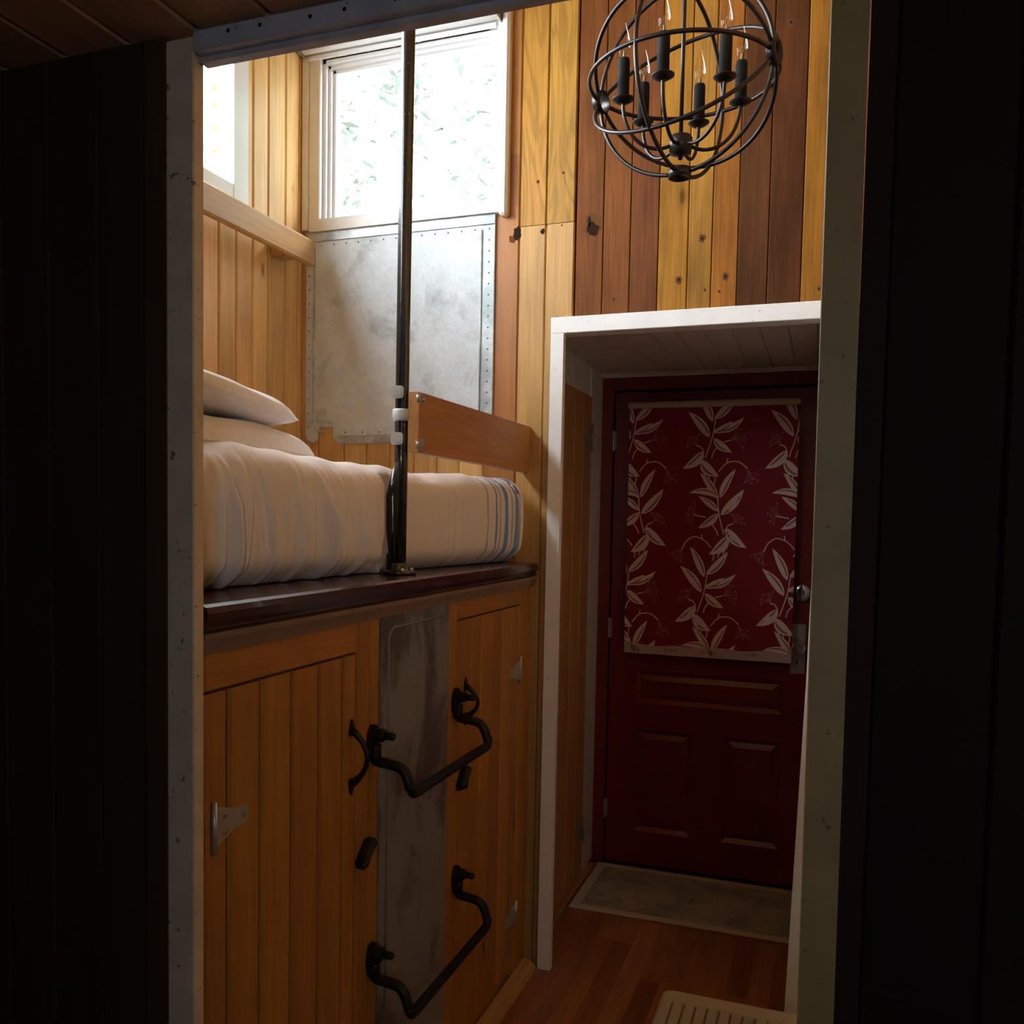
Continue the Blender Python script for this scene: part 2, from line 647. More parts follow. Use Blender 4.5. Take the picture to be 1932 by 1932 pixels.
# right of the window
RO = (.50, .21, .065)
board(mb, ff, -1.06, -.949, 0, wz0, RO)
board(mb, ff, -1.03, -.949, wz0, 2.60, RO)
board(mb, ff, -1.03, -.949, 2.60, ZC, (.50, .23, .07))
board(mb, ff, -.949, -.861, 2.375, ZC, (.48, .235, .038), mat=1)
board(mb, ff, -.861, -.769, 2.375, ZC, (.46, .245, .042), mat=1)
board(mb, ff, -.949, -.861, 0, 2.373, (.62, .36, .125))
board(mb, ff, -.861, -.795, 0, 2.05, (.58, .34, .12))
board(mb, ff, -.861, -.769, 2.05, 2.373, (.58, .34, .12))
tones = [(.195, .066, .016), (.215, .072, .017), (.18, .060, .018), (.38, .175, .024), (.39, .19, .034), (.35, .135, .022),
         (.125, .045, .014), (.110, .037, .012), (.35, .15, .020), (.20, .07, .03), (.24, .09, .035)]
es2 = [-.764, -.678, -.594, -.509, -.421, -.351, -.277, -.192, -.100, -.036, .05, .14]
for i, tcol in enumerate(tones):
    board(mb, ff, es2[i], es2[i + 1], 2.06, ZC, tcol, mat=2, c=.0025)
x = .14
while x < XR:
    board(mb, ff, x, min(x + .09, XR), 0, ZC, jit((.22, .08, .035), .2), mat=2)
    x += .09
for x in (-.0, .07):
    board(mb, ff, x, x + .07, 0, 2.06, jit((.22, .08, .035), .2), mat=2)
mb.m = 3
# backing shell with the openings
y0, y1 = YF + .018, YF + .10
mb.box(-1.84, wx0, y0, y1, 0, ZC + .1)
mb.box(wx0, wx1, y0, y1, 0, wz0)
mb.box(wx0, wx1, y0, y1, wz1, ZC + .1)
mb.box(wx1, -.93, y0, y1, 0, ZC + .1)
mb.box(-.93, .02, y0, y1, 2.075, ZC + .1)
mb.box(.02, .65, y0, y1, 0, ZC + .1)
# reveal lining of the window
mb.m = 4
struct(mb.build('wall_far', ['pine', 'fir', 'old', 'dark', 'white']))

def blot(mb, px, py, r, rz, mat, lift, seed, pl_y=YF):
    rn = random.Random(seed)
    p = at(px, py, Y=pl_y)
    n_ = 18
    pts = []
    for i in range(n_):
        a = 2 * math.pi * i / n_
        k = 1 + rn.uniform(-.22, .22)
        pts.append((p.x + r * k * math.cos(a), pl_y - lift, p.z + rz * k * math.sin(a)))
    mb.m = mat
    mb.add(pts, [tuple(range(n_))])


mb = MB()
mb.m = 0
blot(mb, 1118, 425, .030, .036, 0, .0006, 1)
blot(mb, 1118, 432, .018, .020, 1, .0010, 2)
blot(mb, 1112, 418, .006, .016, 1, .0010, 9)
blot(mb, 976, 440, .013, .022, 1, .0006, 3)
blot(mb, 966, 452, .010, .012, 0, .0007, 4)
blot(mb, 1024, 437, .007, .009, 1, .0006, 5)
for k, (px, py, r) in enumerate(((1325, 450, .010), (1369, 522, .010), (1281, 528, .010), (1015, 343, .005), (1063, 326, .004), (1545, 545, .005),
                                 (1330, 547, .004), (1357, 550, .004), (1060, 425, .003), (1031, 425, .003), (1158, 565, .005), (1493, 42, .010))):
    blot(mb, px, py, r, r * 1.2, 0, .0006, 20 + k)
    blot(mb, px, py, r * .45, r * .5, 1, .0010, 40 + k)
struct(mb.build('wall_far_knots', ['knotl', 'knotd']))

# ---- left wall with its window opening
mb = MB()
fl_ = lambda u, n, w_: (XL + n, u, w_)
LW0, LW1, LZ0, LZ1 = 1.25, 2.43, 2.40, 3.10
ys = [2.82, 2.795, 2.711, 2.609, 2.524]
y = 2.524
while y > 1.14:
    y -= .0875
    ys.append(y)
ys = ys[::-1]
for a, b_ in zip(ys[:-1], ys[1:]):
    a = max(a, 1.13)
    if b_ - a < .01:
        continue
    col = jit(PINE_L, .09)
    if b_ <= LW0 or a >= LW1:
        board(mb, fl_, a, b_, 0, ZC, col, c=.004, g=.0024)
    else:
        board(mb, fl_, a, b_, 0, LZ0, col, c=.004, g=.0024)
        board(mb, fl_, a, b_, LZ1, ZC, col, c=.004, g=.0024)
y = 1.13
while y > -.6:
    a, b_ = max(y - .0875, -.6), y
    col = jit(PINE_L, .09)
    if a < 1.04 and b_ > -.14:
        board(mb, fl_, a, b_, 2.20, LZ0, col, c=.004, g=.0024)
        board(mb, fl_, a, b_, LZ1, ZC, col, c=.004, g=.0024)
    else:
        board(mb, fl_, a, b_, 2.20, ZC, col, c=.004, g=.0024)
    y -= .0875
mb.m = 1
mb.cur = (.40, .20, .07)
mb.box(-1.84, XL - .018, 1.0, 2.9, 0, LZ0)
mb.box(-1.84, XL - .018, -.7, 1.0, 2.0, LZ0)
mb.box(-1.84, XL - .018, -.7, 2.9, LZ1, ZC + .1)
mb.box(-1.84, XL - .018, 1.0, LW0, LZ0, LZ1)
mb.box(-1.84, XL - .018, -.7, -.10, LZ0, LZ1)
mb.box(-1.84, XL - .018, 2.56, 2.9, LZ0, LZ1)
mb.box(XL - .022, XL - .018, 2.432, 2.57, LZ0, LZ1)
struct(mb.build('wall_left', ['pine', 'dark']))

# ---- right wall of the room
mb = MB()
fr = lambda u, n, w_: (XR - n, u, w_)
y = 1.13
while y < 2.82:
    board(mb, fr, y, min(y + .09, 2.82), 0, ZC, jit((.50, .27, .10), .12))
    y += .09
y = -.6
while y < 1.13:
    board(mb, fr, y, min(y + .09, 1.13), 2.2, ZC, jit((.50, .27, .10), .12))
    y += .09
mb.m = 1
mb.box(XR + .018, XR + .1, 1.0, 2.92, 0, ZC + .1)
mb.box(XR + .018, XR + .1, -.7, 1.0, 2.0, ZC + .1)
struct(mb.build('wall_right', ['pine', 'dark']))

# ---- high ceiling
mb = MB()
fc = lambda u, n, w_: (u, w_, ZC - n)
x = -1.8
while x < .6:
    board(mb, fc, x, x + .1, -.65, 2.86, jit(PINE, .1))
    x += .1
mb.m = 1
mb.box(-1.84, .65, -.7, 2.92, ZC + .018, ZC + .1)
struct(mb.build('ceiling', ['pine_y', 'dark']))

# ---- partition between the passage and this room, with the high light above it
mb = MB()
fn_ = lambda u, n, w_: (u, YN - n, w_)
ZN = 2.126
ed = [-1.6 + .095 * i for i in range(8)]
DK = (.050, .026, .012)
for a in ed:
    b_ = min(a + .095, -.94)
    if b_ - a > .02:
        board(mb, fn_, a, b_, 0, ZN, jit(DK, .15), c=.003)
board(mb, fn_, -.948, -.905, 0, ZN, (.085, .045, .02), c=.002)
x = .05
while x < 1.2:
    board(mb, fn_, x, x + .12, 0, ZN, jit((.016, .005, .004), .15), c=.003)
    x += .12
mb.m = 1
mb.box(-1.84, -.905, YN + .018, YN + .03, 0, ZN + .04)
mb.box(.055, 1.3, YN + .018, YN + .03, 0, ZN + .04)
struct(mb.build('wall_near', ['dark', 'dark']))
mb = MB()
fu = lambda u, n, w_: (u, -.6 + n, w_)
x = -1.75
while x < .55:
    board(mb, fu, x, min(x + .1, .56), 2.2, ZC, jit(PINE, .1))
    x += .1
mb.m = 1
mb.box(-1.84, .65, -.7, -.618, 2.0, ZC + .1)
struct(mb.build('wall_loft', ['pine', 'dark']))

# ---- near passage: ceiling, side and back walls
mb = MB()
fcn = lambda u, n, w_: (u, w_, ZN - n)
x = -1.56
while x < 1.25:
    board(mb, fcn, x, x + .118, -1.3, 1.1, jit((.52, .28, .16), .18), c=.006)
    x += .118
mb.m = 1
mb.box(-1.85, 1.35, -1.4, 1.13, ZN + .018, ZN + .08)
mb.box(-1.85, 1.35, 1.1, 1.13, ZN, ZN + .018)
struct(mb.build('ceiling', ['ceil', 'dark']))
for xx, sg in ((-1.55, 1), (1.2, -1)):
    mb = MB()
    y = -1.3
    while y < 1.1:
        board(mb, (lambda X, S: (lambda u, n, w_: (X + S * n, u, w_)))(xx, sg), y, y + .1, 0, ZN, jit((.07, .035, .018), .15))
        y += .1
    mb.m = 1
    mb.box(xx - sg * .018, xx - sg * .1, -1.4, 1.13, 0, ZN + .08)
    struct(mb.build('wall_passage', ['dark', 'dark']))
mb = MB()
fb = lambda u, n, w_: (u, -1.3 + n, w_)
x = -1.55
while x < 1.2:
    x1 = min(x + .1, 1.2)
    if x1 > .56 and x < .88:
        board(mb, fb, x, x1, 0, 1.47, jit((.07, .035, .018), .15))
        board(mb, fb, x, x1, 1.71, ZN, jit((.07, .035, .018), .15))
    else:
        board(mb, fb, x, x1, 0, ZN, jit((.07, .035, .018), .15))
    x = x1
mb.m = 1
mb.box(-1.65, .55, -1.4, -1.318, 0, ZN + .08)
mb.box(.89, 1.3, -1.4, -1.318, 0, ZN + .08)
mb.box(.55, .89, -1.4, -1.318, 0, 1.46)
mb.box(.55, .89, -1.4, -1.318, 1.72, ZN + .08)
struct(mb.build('wall_back', ['dark', 'dark']))
mb = MB()
mb.m = 0
for a, b_, c_, d_ in ((.54, .90, 1.45, 1.48), (.54, .90, 1.70, 1.73), (.54, .57, 1.45, 1.73), (.87, .90, 1.45, 1.73)):
    mb.box(a, b_, -1.36, -1.31, c_, d_, .003)
o = struct(mb.build('window_4', ['white']))
mb = MB()
mb.box(.56, .88, -1.345, -1.341, 1.47, 1.71)
mb.build('pane', ['pane'], o)

# ---- recess holding the red door
RX0, RX1, RYD, RZ = -.905, .0, 3.80, 2.058
mb = MB()
fr1 = lambda u, n, w_: (u, w_, RZ - n)
x = RX0
while x < RX1:
    board(mb, fr1, x, min(x + .085, RX1), 2.86, RYD, jit((.62, .52, .45), .05), .012, .002)
    x += .085
mb.m = 1
mb.cur = (.5, .42, .36)
mb.box(-.99, .08, 2.92, 3.92, RZ + .013, RZ + .06)
struct(mb.build('ceiling', ['recess', 'dark']))
mb = MB()
mb.box(-.99, RX0, 2.92, 3.92, 0, 2.12)          # left side wall
mb.box(RX0 - .004, RX0 + .004, 2.86, 3.80, 1.94, RZ)
struct(mb.build('wall_recess_left', ['recess']))
mb = MB()
mb.box(RX1, .08, 2.92, 3.92, 0, 2.12)
struct(mb.build('wall_recess_right', ['recess']))
mb = MB()
mb.box(-.99, .08, 3.85, 3.92, 0, 2.12)
struct(mb.build('wall_recess_end', ['dark']))

# ---- white frame round the recess
YP = 2.79
mb = MB()
mb.prism([(-.832, 0), (-.790, 0), (-.789, 2.028), (-.830, 2.028)], lambda a, b_, t: (a, t, b_), YP, YP + .028)
struct(mb.build('trim_1', ['white']))
mb = MB()
mb.box(-.831, .03, YP, YP + .07, 2.028, 2.078, .002)
struct(mb.build('trim_2', ['white']))
mb = MB()
mb.prism([(-.072, 0), (-.02, 0), (-.02, 2.028), (-.030, 2.028), (-.045, 1.0)], lambda a, b_, t: (a, t, b_), YP, YP + .028)
struct(mb.build('trim_3', ['white']))
# small cove at the back of the recess ceiling
mb = MB()
mb.box(RX0, RX1, 3.765, 3.80, 2.036, 2.06, .006)
struct(mb.build('trim_4', ['recess']))
# casing behind the closet door
mb = MB()
mb.box(RX0, RX0 + .012, 3.585, 3.785, 0.02, 2.05, .002)
struct(mb.build('trim_5', ['recess']))
# wooden sill strip along the recess floor
mb = MB()
mb.cur = (.42, .20, .07)
mb.box(RX0, -.868, 2.86, 3.72, 0, .02, .004)
struct(mb.build('baseboard_recess', ['sill']))
# strip along the cabinet foot
mb = MB()
mb.cur = (.55, .30, .10)
mb.prism([(-.878, 0), (-.835, 0), (-.840, .012), (-.856, .024), (-.878, .03)], lambda a, b_, t: (a, t, b_), 1.13, 2.79)
struct(mb.build('baseboard_left', ['sill']))

# ---- frame of the passage opening
mb = MB()
mb.box(-.906, -.858, YN - .0, YN + .024, 0, 2.12, .002)
struct(mb.build('trim_6', ['dirty']))
mb = MB()
mb.box(-.0155, .055, YN - .006, YN + .030, 0, 2.125, .001)
P_ = []
for v in mb.v:
    x_ = v[0]
    if x_ > .0:
        x_ = .024 if x_ > .05 else .022
    P_.append((x_ + (.004 if v[2] < .3 else -.003 if v[2] > 2 else 0), v[1], v[2]))
mb.v = P_
struct(mb.build('trim_7', ['olive']))
mb = MB()
mb.cur = (.03, .012, .008)
mb.box(.0235, .056, YN + .004, YN + .030, 0, 2.125)
struct(mb.build('trim_8', ['dark']))
mb = MB()
mb.box(-.858, .05, YN - .004, YN + .030, 2.096, 2.1255, .003)
mb.box(-.858, -.0165, YN + .012, YN + .032, 2.088, 2.097, .002)
mb.m = 1
for i in range(14):
    xx = -.80 + i * .062 + random.uniform(-.01, .01)
    mb.lathe([(.0, -.0012), (.0028, -.0008), (.003, 0)], (xx, YN - .004, 2.114 + random.uniform(-.003, .003)), (0, 1, 0), 8)
struct(mb.build('trim_9', ['header', 'iron']))

# ================================================================== WINDOWS
# far window
mb = MB()
ex = .0
# outer casing (right bead hangs lower), head casing, left casing
mb.box(-1.012, -.984, YF - .030, YF + .01, 2.408, 3.09, .008)
mb.box(-1.738, -1.712, YF - .018, YF + .01, 2.43, 3.09, .004)
mb.box(-1.738, -.984, YF - .022, YF + .01, 3.055, 3.10, .004)
# flat inner casing
mb.box(-1.030, -1.012, YF - .016, YF + .02, 2.42, 3.06, .002)
mb.box(-1.712, -1.668, YF - .012, YF + .02, 2.423, 3.06, .003)
mb.box(-1.712, -1.012, YF - .006, YF + .02, 3.0, 3.06, .002)
# sloping sill board
mb.prism([(YF - .020, 2.422), (YF + .03, 2.424), (YF + .03, 2.470), (YF - .004, 2.466), (YF - .020, 2.462)],
         lambda a, b_, t: (t, a, b_), -1.70, -1.012)
win = struct(mb.build('window_1', ['winwhite']))
mb = MB()
x0, x1, z0, z1 = -1.668, -1.030, 2.466, 3.00
for k, (ww, ya, yb) in enumerate(((.014, YF + .005, YF + .03), (.012, YF + .018, YF + .045), (.012, YF + .030, YF + .06))):
    top = ww * (1.0 if k else 1.1)
    mb.box(x0, x0 + ww, ya, yb, z0, z1, .002)
    mb.box(x1 - ww * .3, x1, ya, yb, z0, z1, .001)
    mb.box(x0, x1, ya, yb, z1 - top, z1, .002)
    mb.box(x0, x1, ya, yb, z0, z0 + .004, .001)
    x0 += ww
    x1 -= ww * .3
    z1 -= top
    z0 += .004
mb.build('sash', ['bright'], win)
mb = MB()
mb.box(x0 - .004, x1 + .004, YF + .050, YF + .054, z0 - .004, z1 + .004)
mb.build('pane', ['pane'], win)

# roller blind, rolled up
bl = thing('roller_blind', (-1.37, YF - .03, 3.03), 'white roller blind rolled up at the top of the bunk window', 'blind')
mb = MB()
mb.lathe([(.0165, 0), (.018, .002), (.018, .700), (.0165, .702)], (-1.722, YF - .034, 3.026), (1, 0, 0), 24)
mb.build('roll', ['blue'], bl)
mb = MB()
mb.box(-1.020, -1.014, YF - .056, YF - .012, 3.004, 3.05, .001)
mb.build('bracket', ['steel'], bl)
mb = MB()
mb.box(-1.730, -1.724, YF - .056, YF - .012, 3.004, 3.05, .001)
mb.build('bracket', ['steel'], bl)
mb = MB()
mb.box(-1.71, -1.03, YF - .022, YF - .014, 2.992, 3.008, .003)
mb.build('hem_bar', ['bright'], bl)

# left window
mb = MB()
YA, YB, ZA, ZB = 1.27, 2.478, 2.365, 3.12
xw0, xw1 = XL - .01, XL + .016
mb.box(xw0, xw1, 2.400, YB, ZA, ZB, .003)
mb.box(xw0, xw1, YA - .07, YA, ZA, ZB, .003)
mb.box(xw0, xw1, YA, 2.400, 2.385, 2.452, .003)
mb.box(xw0, xw1, YA, 2.400, 3.05, ZB, .003)
mb.box(XL - .03, XL - .01, 2.405, 2.44, 2.40, 3.1)
mb.box(XL - .1, XL - .01, 1.25, 2.54, 2.40, 2.44)
mb.box(XL - .1, XL - .01, 1.25, 2.54, 3.06, 3.1)
mb.box(XL - .1, XL - .01, 1.25, 1.285, 2.40, 3.1)
lw = struct(mb.build('window_2', ['bright']))
mb = MB()
for a, b_ in ((2.443, 2.463), (1.80, 1.83), (1.285, 1.30)):
    mb.box(XL - .07, XL - .05, a, b_, 2.44, 3.06, .002)
mb.box(XL - .07, XL - .05, 1.285, 2.463, 2.44, 2.455, .002)
mb.box(XL - .07, XL - .05, 1.285, 2.463, 3.045, 3.06, .002)
mb.build('sash', ['bright'], lw)
mb = MB()
mb.box(XL - .062, XL - .058, 1.29, 2.45, 2.44, 3.06)
mb.build('pane', ['pane'], lw)

# second side window, over the passage
mb = MB()
for a, b_, c_, d_ in ((-.17, -.10, ZA, ZB), (1.00, 1.07, ZA, ZB), (-.10, 1.00, 2.385, 2.452), (-.10, 1.00, 3.05, ZB)):
    mb.box(xw0, xw1, a, b_, c_, d_, .003)
mb.box(XL - .1, XL - .01, -.10, 1.0, 2.40, 2.44)
mb.box(XL - .1, XL - .01, -.10, 1.0, 3.06, 3.1)
o = struct(mb.build('window_3', ['bright']))
mb = MB()
for a, b_ in ((-.10, -.08), (.44, .47), (.98, 1.0)):
    mb.box(XL - .07, XL - .05, a, b_, 2.44, 3.06, .002)
mb.build('sash', ['bright'], o)
mb = MB()
mb.box(XL - .062, XL - .058, -.10, 1.0, 2.44, 3.06)
mb.build('pane', ['pane'], o)

# ================================================================== RED DOOR
DY = 3.778
mb = MB()
# red frame
mb.box(RX0, -.845, DY - .008, 3.85, 0, 2.04, .003)
mb.box(-.03, RX1, DY - .008, 3.85, 0, 2.04, .003)
mb.box(-.845, -.03, DY - .008, 3.85, 1.985, 2.04, .003)
struct(mb.build('trim_10', ['red']))
dr = bpy.data.objects.new('door_1', None)
C.objects.link(dr)
dr.location = (-.44, DY, 0)
struct(dr)
mb = MB()
DX0, DX1, DZ1 = -.838, -.034, 1.975
yb = 3.82


def dbox(x0, x1, z0, z1):
    mb.box(x0, x1, DY, yb, z0, z1, .0)


dbox(DX0, -.722, .02, DZ1)
dbox(-.145, DX1, .02, DZ1)
dbox(-.722, -.145, .02, .160)
dbox(-.722, -.145, .590, .700)
dbox(-.722, -.145, .835, 1.00)
dbox(-.722, -.145, 1.86, DZ1)
dbox(-.490, -.365, .160, .590)


def dpanel(x0, x1, z0, z1, field=True):
    e, d = .018, .012
    o = len(mb.v)
    a = [(x0, DY, z0), (x1, DY, z0), (x1, DY, z1), (x0, DY, z1)]
    b2 = [(x0 + e, DY + d, z0 + e), (x1 - e, DY + d, z0 + e), (x1 - e, DY + d, z1 - e), (x0 + e, DY + d, z1 - e)]
    e2 = e + .022
    c2 = [(x0 + e2, DY + .003, z0 + e2), (x1 - e2, DY + .003, z0 + e2), (x1 - e2, DY + .003, z1 - e2), (x0 + e2, DY + .003, z1 - e2)]
    mb.add(a + b2 + c2, [(i, (i + 1) % 4, 4 + (i + 1) % 4, 4 + i) for i in range(4)] +
           [(4 + i, 4 + (i + 1) % 4, 8 + (i + 1) % 4, 8 + i) for i in range(4)] + [(8, 9, 10, 11)])
    mb.box(x0, x1, DY + .0125, yb, z0, z1)


dpanel(-.722, -.145, .700, .835)
dpanel(-.722, -.490, .160, .590)
dpanel(-.365, -.145, .160, .590)
mb.build('leaf', ['red'], dr)
mb = MB()
mb.box(-.722, -.145, DY + .015, DY + .02, 1.0, 1.86)
mb.m = 1
mb.box(-.722, -.145, DY + .025, yb, 1.0, 1.86)
mb.build('glass_pane', ['pane', 'dark'], dr)
for (px, py) in ((1178, 832), (1171, 1185), (1158, 1525)):
    p = at(px, py, Y=DY)
    mb = MB()
    mb.lathe([(.004, 0), (.0045, .002), (.0045, .083), (.004, .085)], (-.8425, DY - .012, p.z - .042), (0, 0, 1), 10)
    mb.box(-.8425, -.832, DY - .006, DY + .001, p.z - .038, p.z + .038)
    h = mb.build('hinge', ['plate'], dr)
# deadbolt thumb turn
p = at(1512, 1118, Y=DY)
mb = MB()
mb.lathe([(.037, 0), (.037, -.010), (.030, -.018), (.014, -.020)], (p.x, DY, p.z), (0, 1, 0), 28)
db = mb.build('deadbolt', ['chrome'], dr)
db['label'] = 'round chrome deadbolt'
mb = MB()
mb.box(p.x - .006, p.x + .006, DY - .038, DY - .018, p.z - .028, p.z + .028, .004)
mb.build('thumb_turn', ['chrome'], db)
# lock plate with glass knob
mb = MB()
mb.box(-.122, -.068, DY - .004, DY, .867, 1.062, .0015)
mb.m = 1
mb.box(-.099, -.093, DY - .0046, DY - .0035, .905, .922)
pl = mb.build('lock_plate', ['plate', 'iron'], dr)
pl['label'] = 'worn nickel lock plate with keyhole'
mb = MB()
kx, kz = -.094, .977
mb.lathe([(.010, 0), (.012, -.004), (.008, -.012), (.009, -.024)], (kx, DY - .004, kz), (0, 1, 0), 16)
mb.build('knob_stem', ['plate'], pl)
mb = MB()
mb.lathe([(.010, -.022), (.022, -.028), (.031, -.040), (.030, -.052), (.020, -.062), (.006, -.064)], (kx, DY - .004, kz), (0, 1, 0), 8, False)
kn = mb.build('knob', ['glass'], pl)
kn['label'] = 'faceted clear glass knob'

# ---- curtain on the door
CY = 3.735
cur = thing('door_curtain', (-.445, CY, 1.92), 'crimson leaf-patterned curtain hanging flat on the red door', 'curtain')
mb = MB()
mb.lathe([(.0, 0), (.010, .001), (.0135, .006), (.0135, .655), (.010, .66), (0, .661)], (-.776, CY - .008, 1.917), (1, 0, 0), 16)
mb.build('rod', ['rod'], cur)
mb = MB()
cx0, cx1, cz0, cz1 = -.770, -.118, .912, 1.905
nx, nz = 60, 40
fy = lambda x_, z_: CY + .0035 * math.sin((x_ + .8) * 46) * (.4 + .6 * (1.92 - z_)) + .002 * math.sin(z_ * 17 + x_ * 9)
mb.m = 0
P = [[(cx0 + (cx1 - cx0) * i / nx, fy(cx0 + (cx1 - cx0) * i / nx, cz0 + (cz1 - cz0) * j / nz), cz0 + (cz1 - cz0) * j / nz)
      for i in range(nx + 1)] for j in range(nz + 1)]
mb.grid(P)
P2 = [[(x_, y_ + .003, z_) for x_, y_, z_ in row_] for row_ in P]
mb.grid([r[::-1] for r in P2])


def clip(poly, x0, x1, z0, z1):
    def c1(pl, f, g):
        out = []
        for i in range(len(pl)):
            a, b2 = pl[i - 1], pl[i]
            if f(b2):
                if not f(a):
                    out.append(g(a, b2))
                out.append(b2)
            elif f(a):
                out.append(g(a, b2))
        return out

    def cutx(v):
        return lambda a, b2: (v, a[1] + (b2[1] - a[1]) * (v - a[0]) / (b2[0] - a[0]))

    def cutz(v):
        return lambda a, b2: (a[0] + (b2[0] - a[0]) * (v - a[1]) / (b2[1] - a[1]), v)
    for f, g in ((lambda p: p[0] >= x0, cutx(x0)), (lambda p: p[0] <= x1, cutx(x1)),
                 (lambda p: p[1] >= z0, cutz(z0)), (lambda p: p[1] <= z1, cutz(z1))):
        if not poly:
            return []
        poly = c1(poly, f, g)
    return poly


lay = [0]


def zp(zx, zy):
    p = at(1150 + zx * .2795, 740 + zy * .2795, Y=CY)
    return (p.x, p.z)


def put(poly, mat, lift):
    poly = clip(poly, cx0, cx1, cz0, cz1)
    if len(poly) < 3:
        return
    mb.m = mat
    o = len(mb.v)
    mb.add([(x_, fy(x_, z_) - .0006 - lift, z_) for x_, z_ in poly], [tuple(range(len(poly)))])


def strip(L, R, mat, lift):
    """quads between two edge lines"""
    for i in range(len(L) - 1):
        put([L[i], L[i + 1], R[i + 1], R[i]], mat, lift)


def leafshape(b0, t0, wd, bend, off, lift):
    n = 9
    bx, bz = b0[0] + off[0], b0[1] + off[1]
    tx, tz = t0[0] + off[0], t0[1] + off[1]
    dx, dz = tx - bx, tz - bz
    L = math.hypot(dx, dz)
    px_, pz_ = -dz / L, dx / L
    cen = []
    for i in range(n + 1):
        q = i / n
        cc = 4 * q * (1 - q) * bend
        cen.append((bx + dx * q + px_ * cc, bz + dz * q + pz_ * cc, q))
    wf = lambda q: wd * .5 * (math.sin(math.pi * q ** .8) ** .85 if 0 < q < 1 else 0)
    A = [(c[0] + px_ * wf(c[2]), c[1] + pz_ * wf(c[2])) for c in cen]
    B = [(c[0] - px_ * wf(c[2]), c[1] - pz_ * wf(c[2])) for c in cen]
    Cn = [(c[0] - px_ * wf(c[2]) * .15, c[1] - pz_ * wf(c[2]) * .15) for c in cen]
    D = [(c[0] - px_ * wf(c[2]) * .55, c[1] - pz_ * wf(c[2]) * .55) for c in cen]
    strip(A, B, 1, lift)
    strip(Cn[1:8], D[1:8], 2, lift + .0003)


def line(pts, wd, off, lift, mat=3, taper=True):
    pts = [(a + off[0], b2 + off[1]) for a, b2 in pts]
    # smooth
    q = []
    for i in range(len(pts) - 1):
        p0 = pts[max(i - 1, 0)]
        p1, p2 = pts[i], pts[i + 1]
        p3 = pts[min(i + 2, len(pts) - 1)]
        for k in range(4):
            t = k / 4
            q.append(tuple(.5 * ((2 * p1[d]) + (-p0[d] + p2[d]) * t + (2 * p0[d] - 5 * p1[d] + 4 * p2[d] - p3[d]) * t * t + (-p0[d] + 3 * p1[d] - 3 * p2[d] + p3[d]) * t ** 3) for d in (0, 1)))
    q.append(pts[-1])
    A, B = [], []
    for i, p in enumerate(q):
        a, b2 = q[max(i - 1, 0)], q[min(i + 1, len(q) - 1)]
        dx, dz = b2[0] - a[0], b2[1] - a[1]
        L = math.hypot(dx, dz) or 1
        ww = wd * .5
        A.append((p[0] - dz / L * ww, p[1] + dx / L * ww))
        B.append((p[0] + dz / L * ww, p[1] - dx / L * ww))
    strip(A, B, mat, lift)


def cluster(root, tip, spread, off, lift, seed):
    rn = random.Random(seed)
    rx, rz = root
    dx, dz = tip[0] - rx, tip[1] - rz
    for k in range(7):
        a = (k - 3) * spread + rn.uniform(-.08, .08)
        l = rn.uniform(.75, 1.08)
        ex = rx + (dx * math.cos(a) - dz * math.sin(a)) * l
        ez = rz + (dx * math.sin(a) + dz * math.cos(a)) * l
        mx_, mz_ = rx + dx * .45 + (ex - rx - dx) * .2, rz + dz * .45 + (ez - rz - dz) * .2
        line([(rx, rz), (mx_, mz_), (ex, ez)], .0022, off, lift, 3)
        fx, fz = ex + off[0], ez + off[1]
        for j in range(3):
            q = a + math.atan2(dz, dx) + (j - 1) * .9
            e2 = (fx + math.cos(q) * .007, fz + math.sin(q) * .007)
            qq = q + 1.57
            put([(fx + math.cos(qq) * .001, fz + math.sin(qq) * .001), (e2[0] + math.cos(qq) * .002, e2[1] + math.sin(qq) * .002),
                 (e2[0] - math.cos(qq) * .002, e2[1] - math.sin(qq) * .002), (fx - math.cos(qq) * .001, fz - math.sin(qq) * .001)], 3, lift)


U = .2795 / 424 * 1.0    # zoomed pixel -> metres on the curtain
M1 = dict(
    leaves=[((730, 720), (612, 545), 46, 8), ((745, 715), (852, 518), 46, -8), ((738, 708), (538, 680), 44, 22), ((735, 805), (600, 702), 42, 6),
            ((750, 830), (908, 655), 58, 8), ((735, 820), (597, 917), 50, -10), ((783, 918), (925, 1052), 60, 14), ((803, 972), (672, 1095), 66, -16)],
    lines=[[(732, 700), (738, 820), (770, 960)], [(688, 888), (715, 925), (733, 965)], [(742, 1045), (740, 1090), (728, 1115)],
           [(777, 1030), (775, 1070), (765, 1095)], [(700, 1070), (703, 1110), (697, 1135)],
           [(685, 1050), (640, 1000), (570, 975), (515, 1010), (490, 1060)], [(625, 990), (620, 960)], [(650, 845), (600, 835), (570, 830)],
           [(775, 940), (800, 900), (830, 890)]],
    cl=[((510, 1030), (440, 1120), .16), ((600, 830), (520, 810), .32), ((830, 890), (880, 840), .3)])
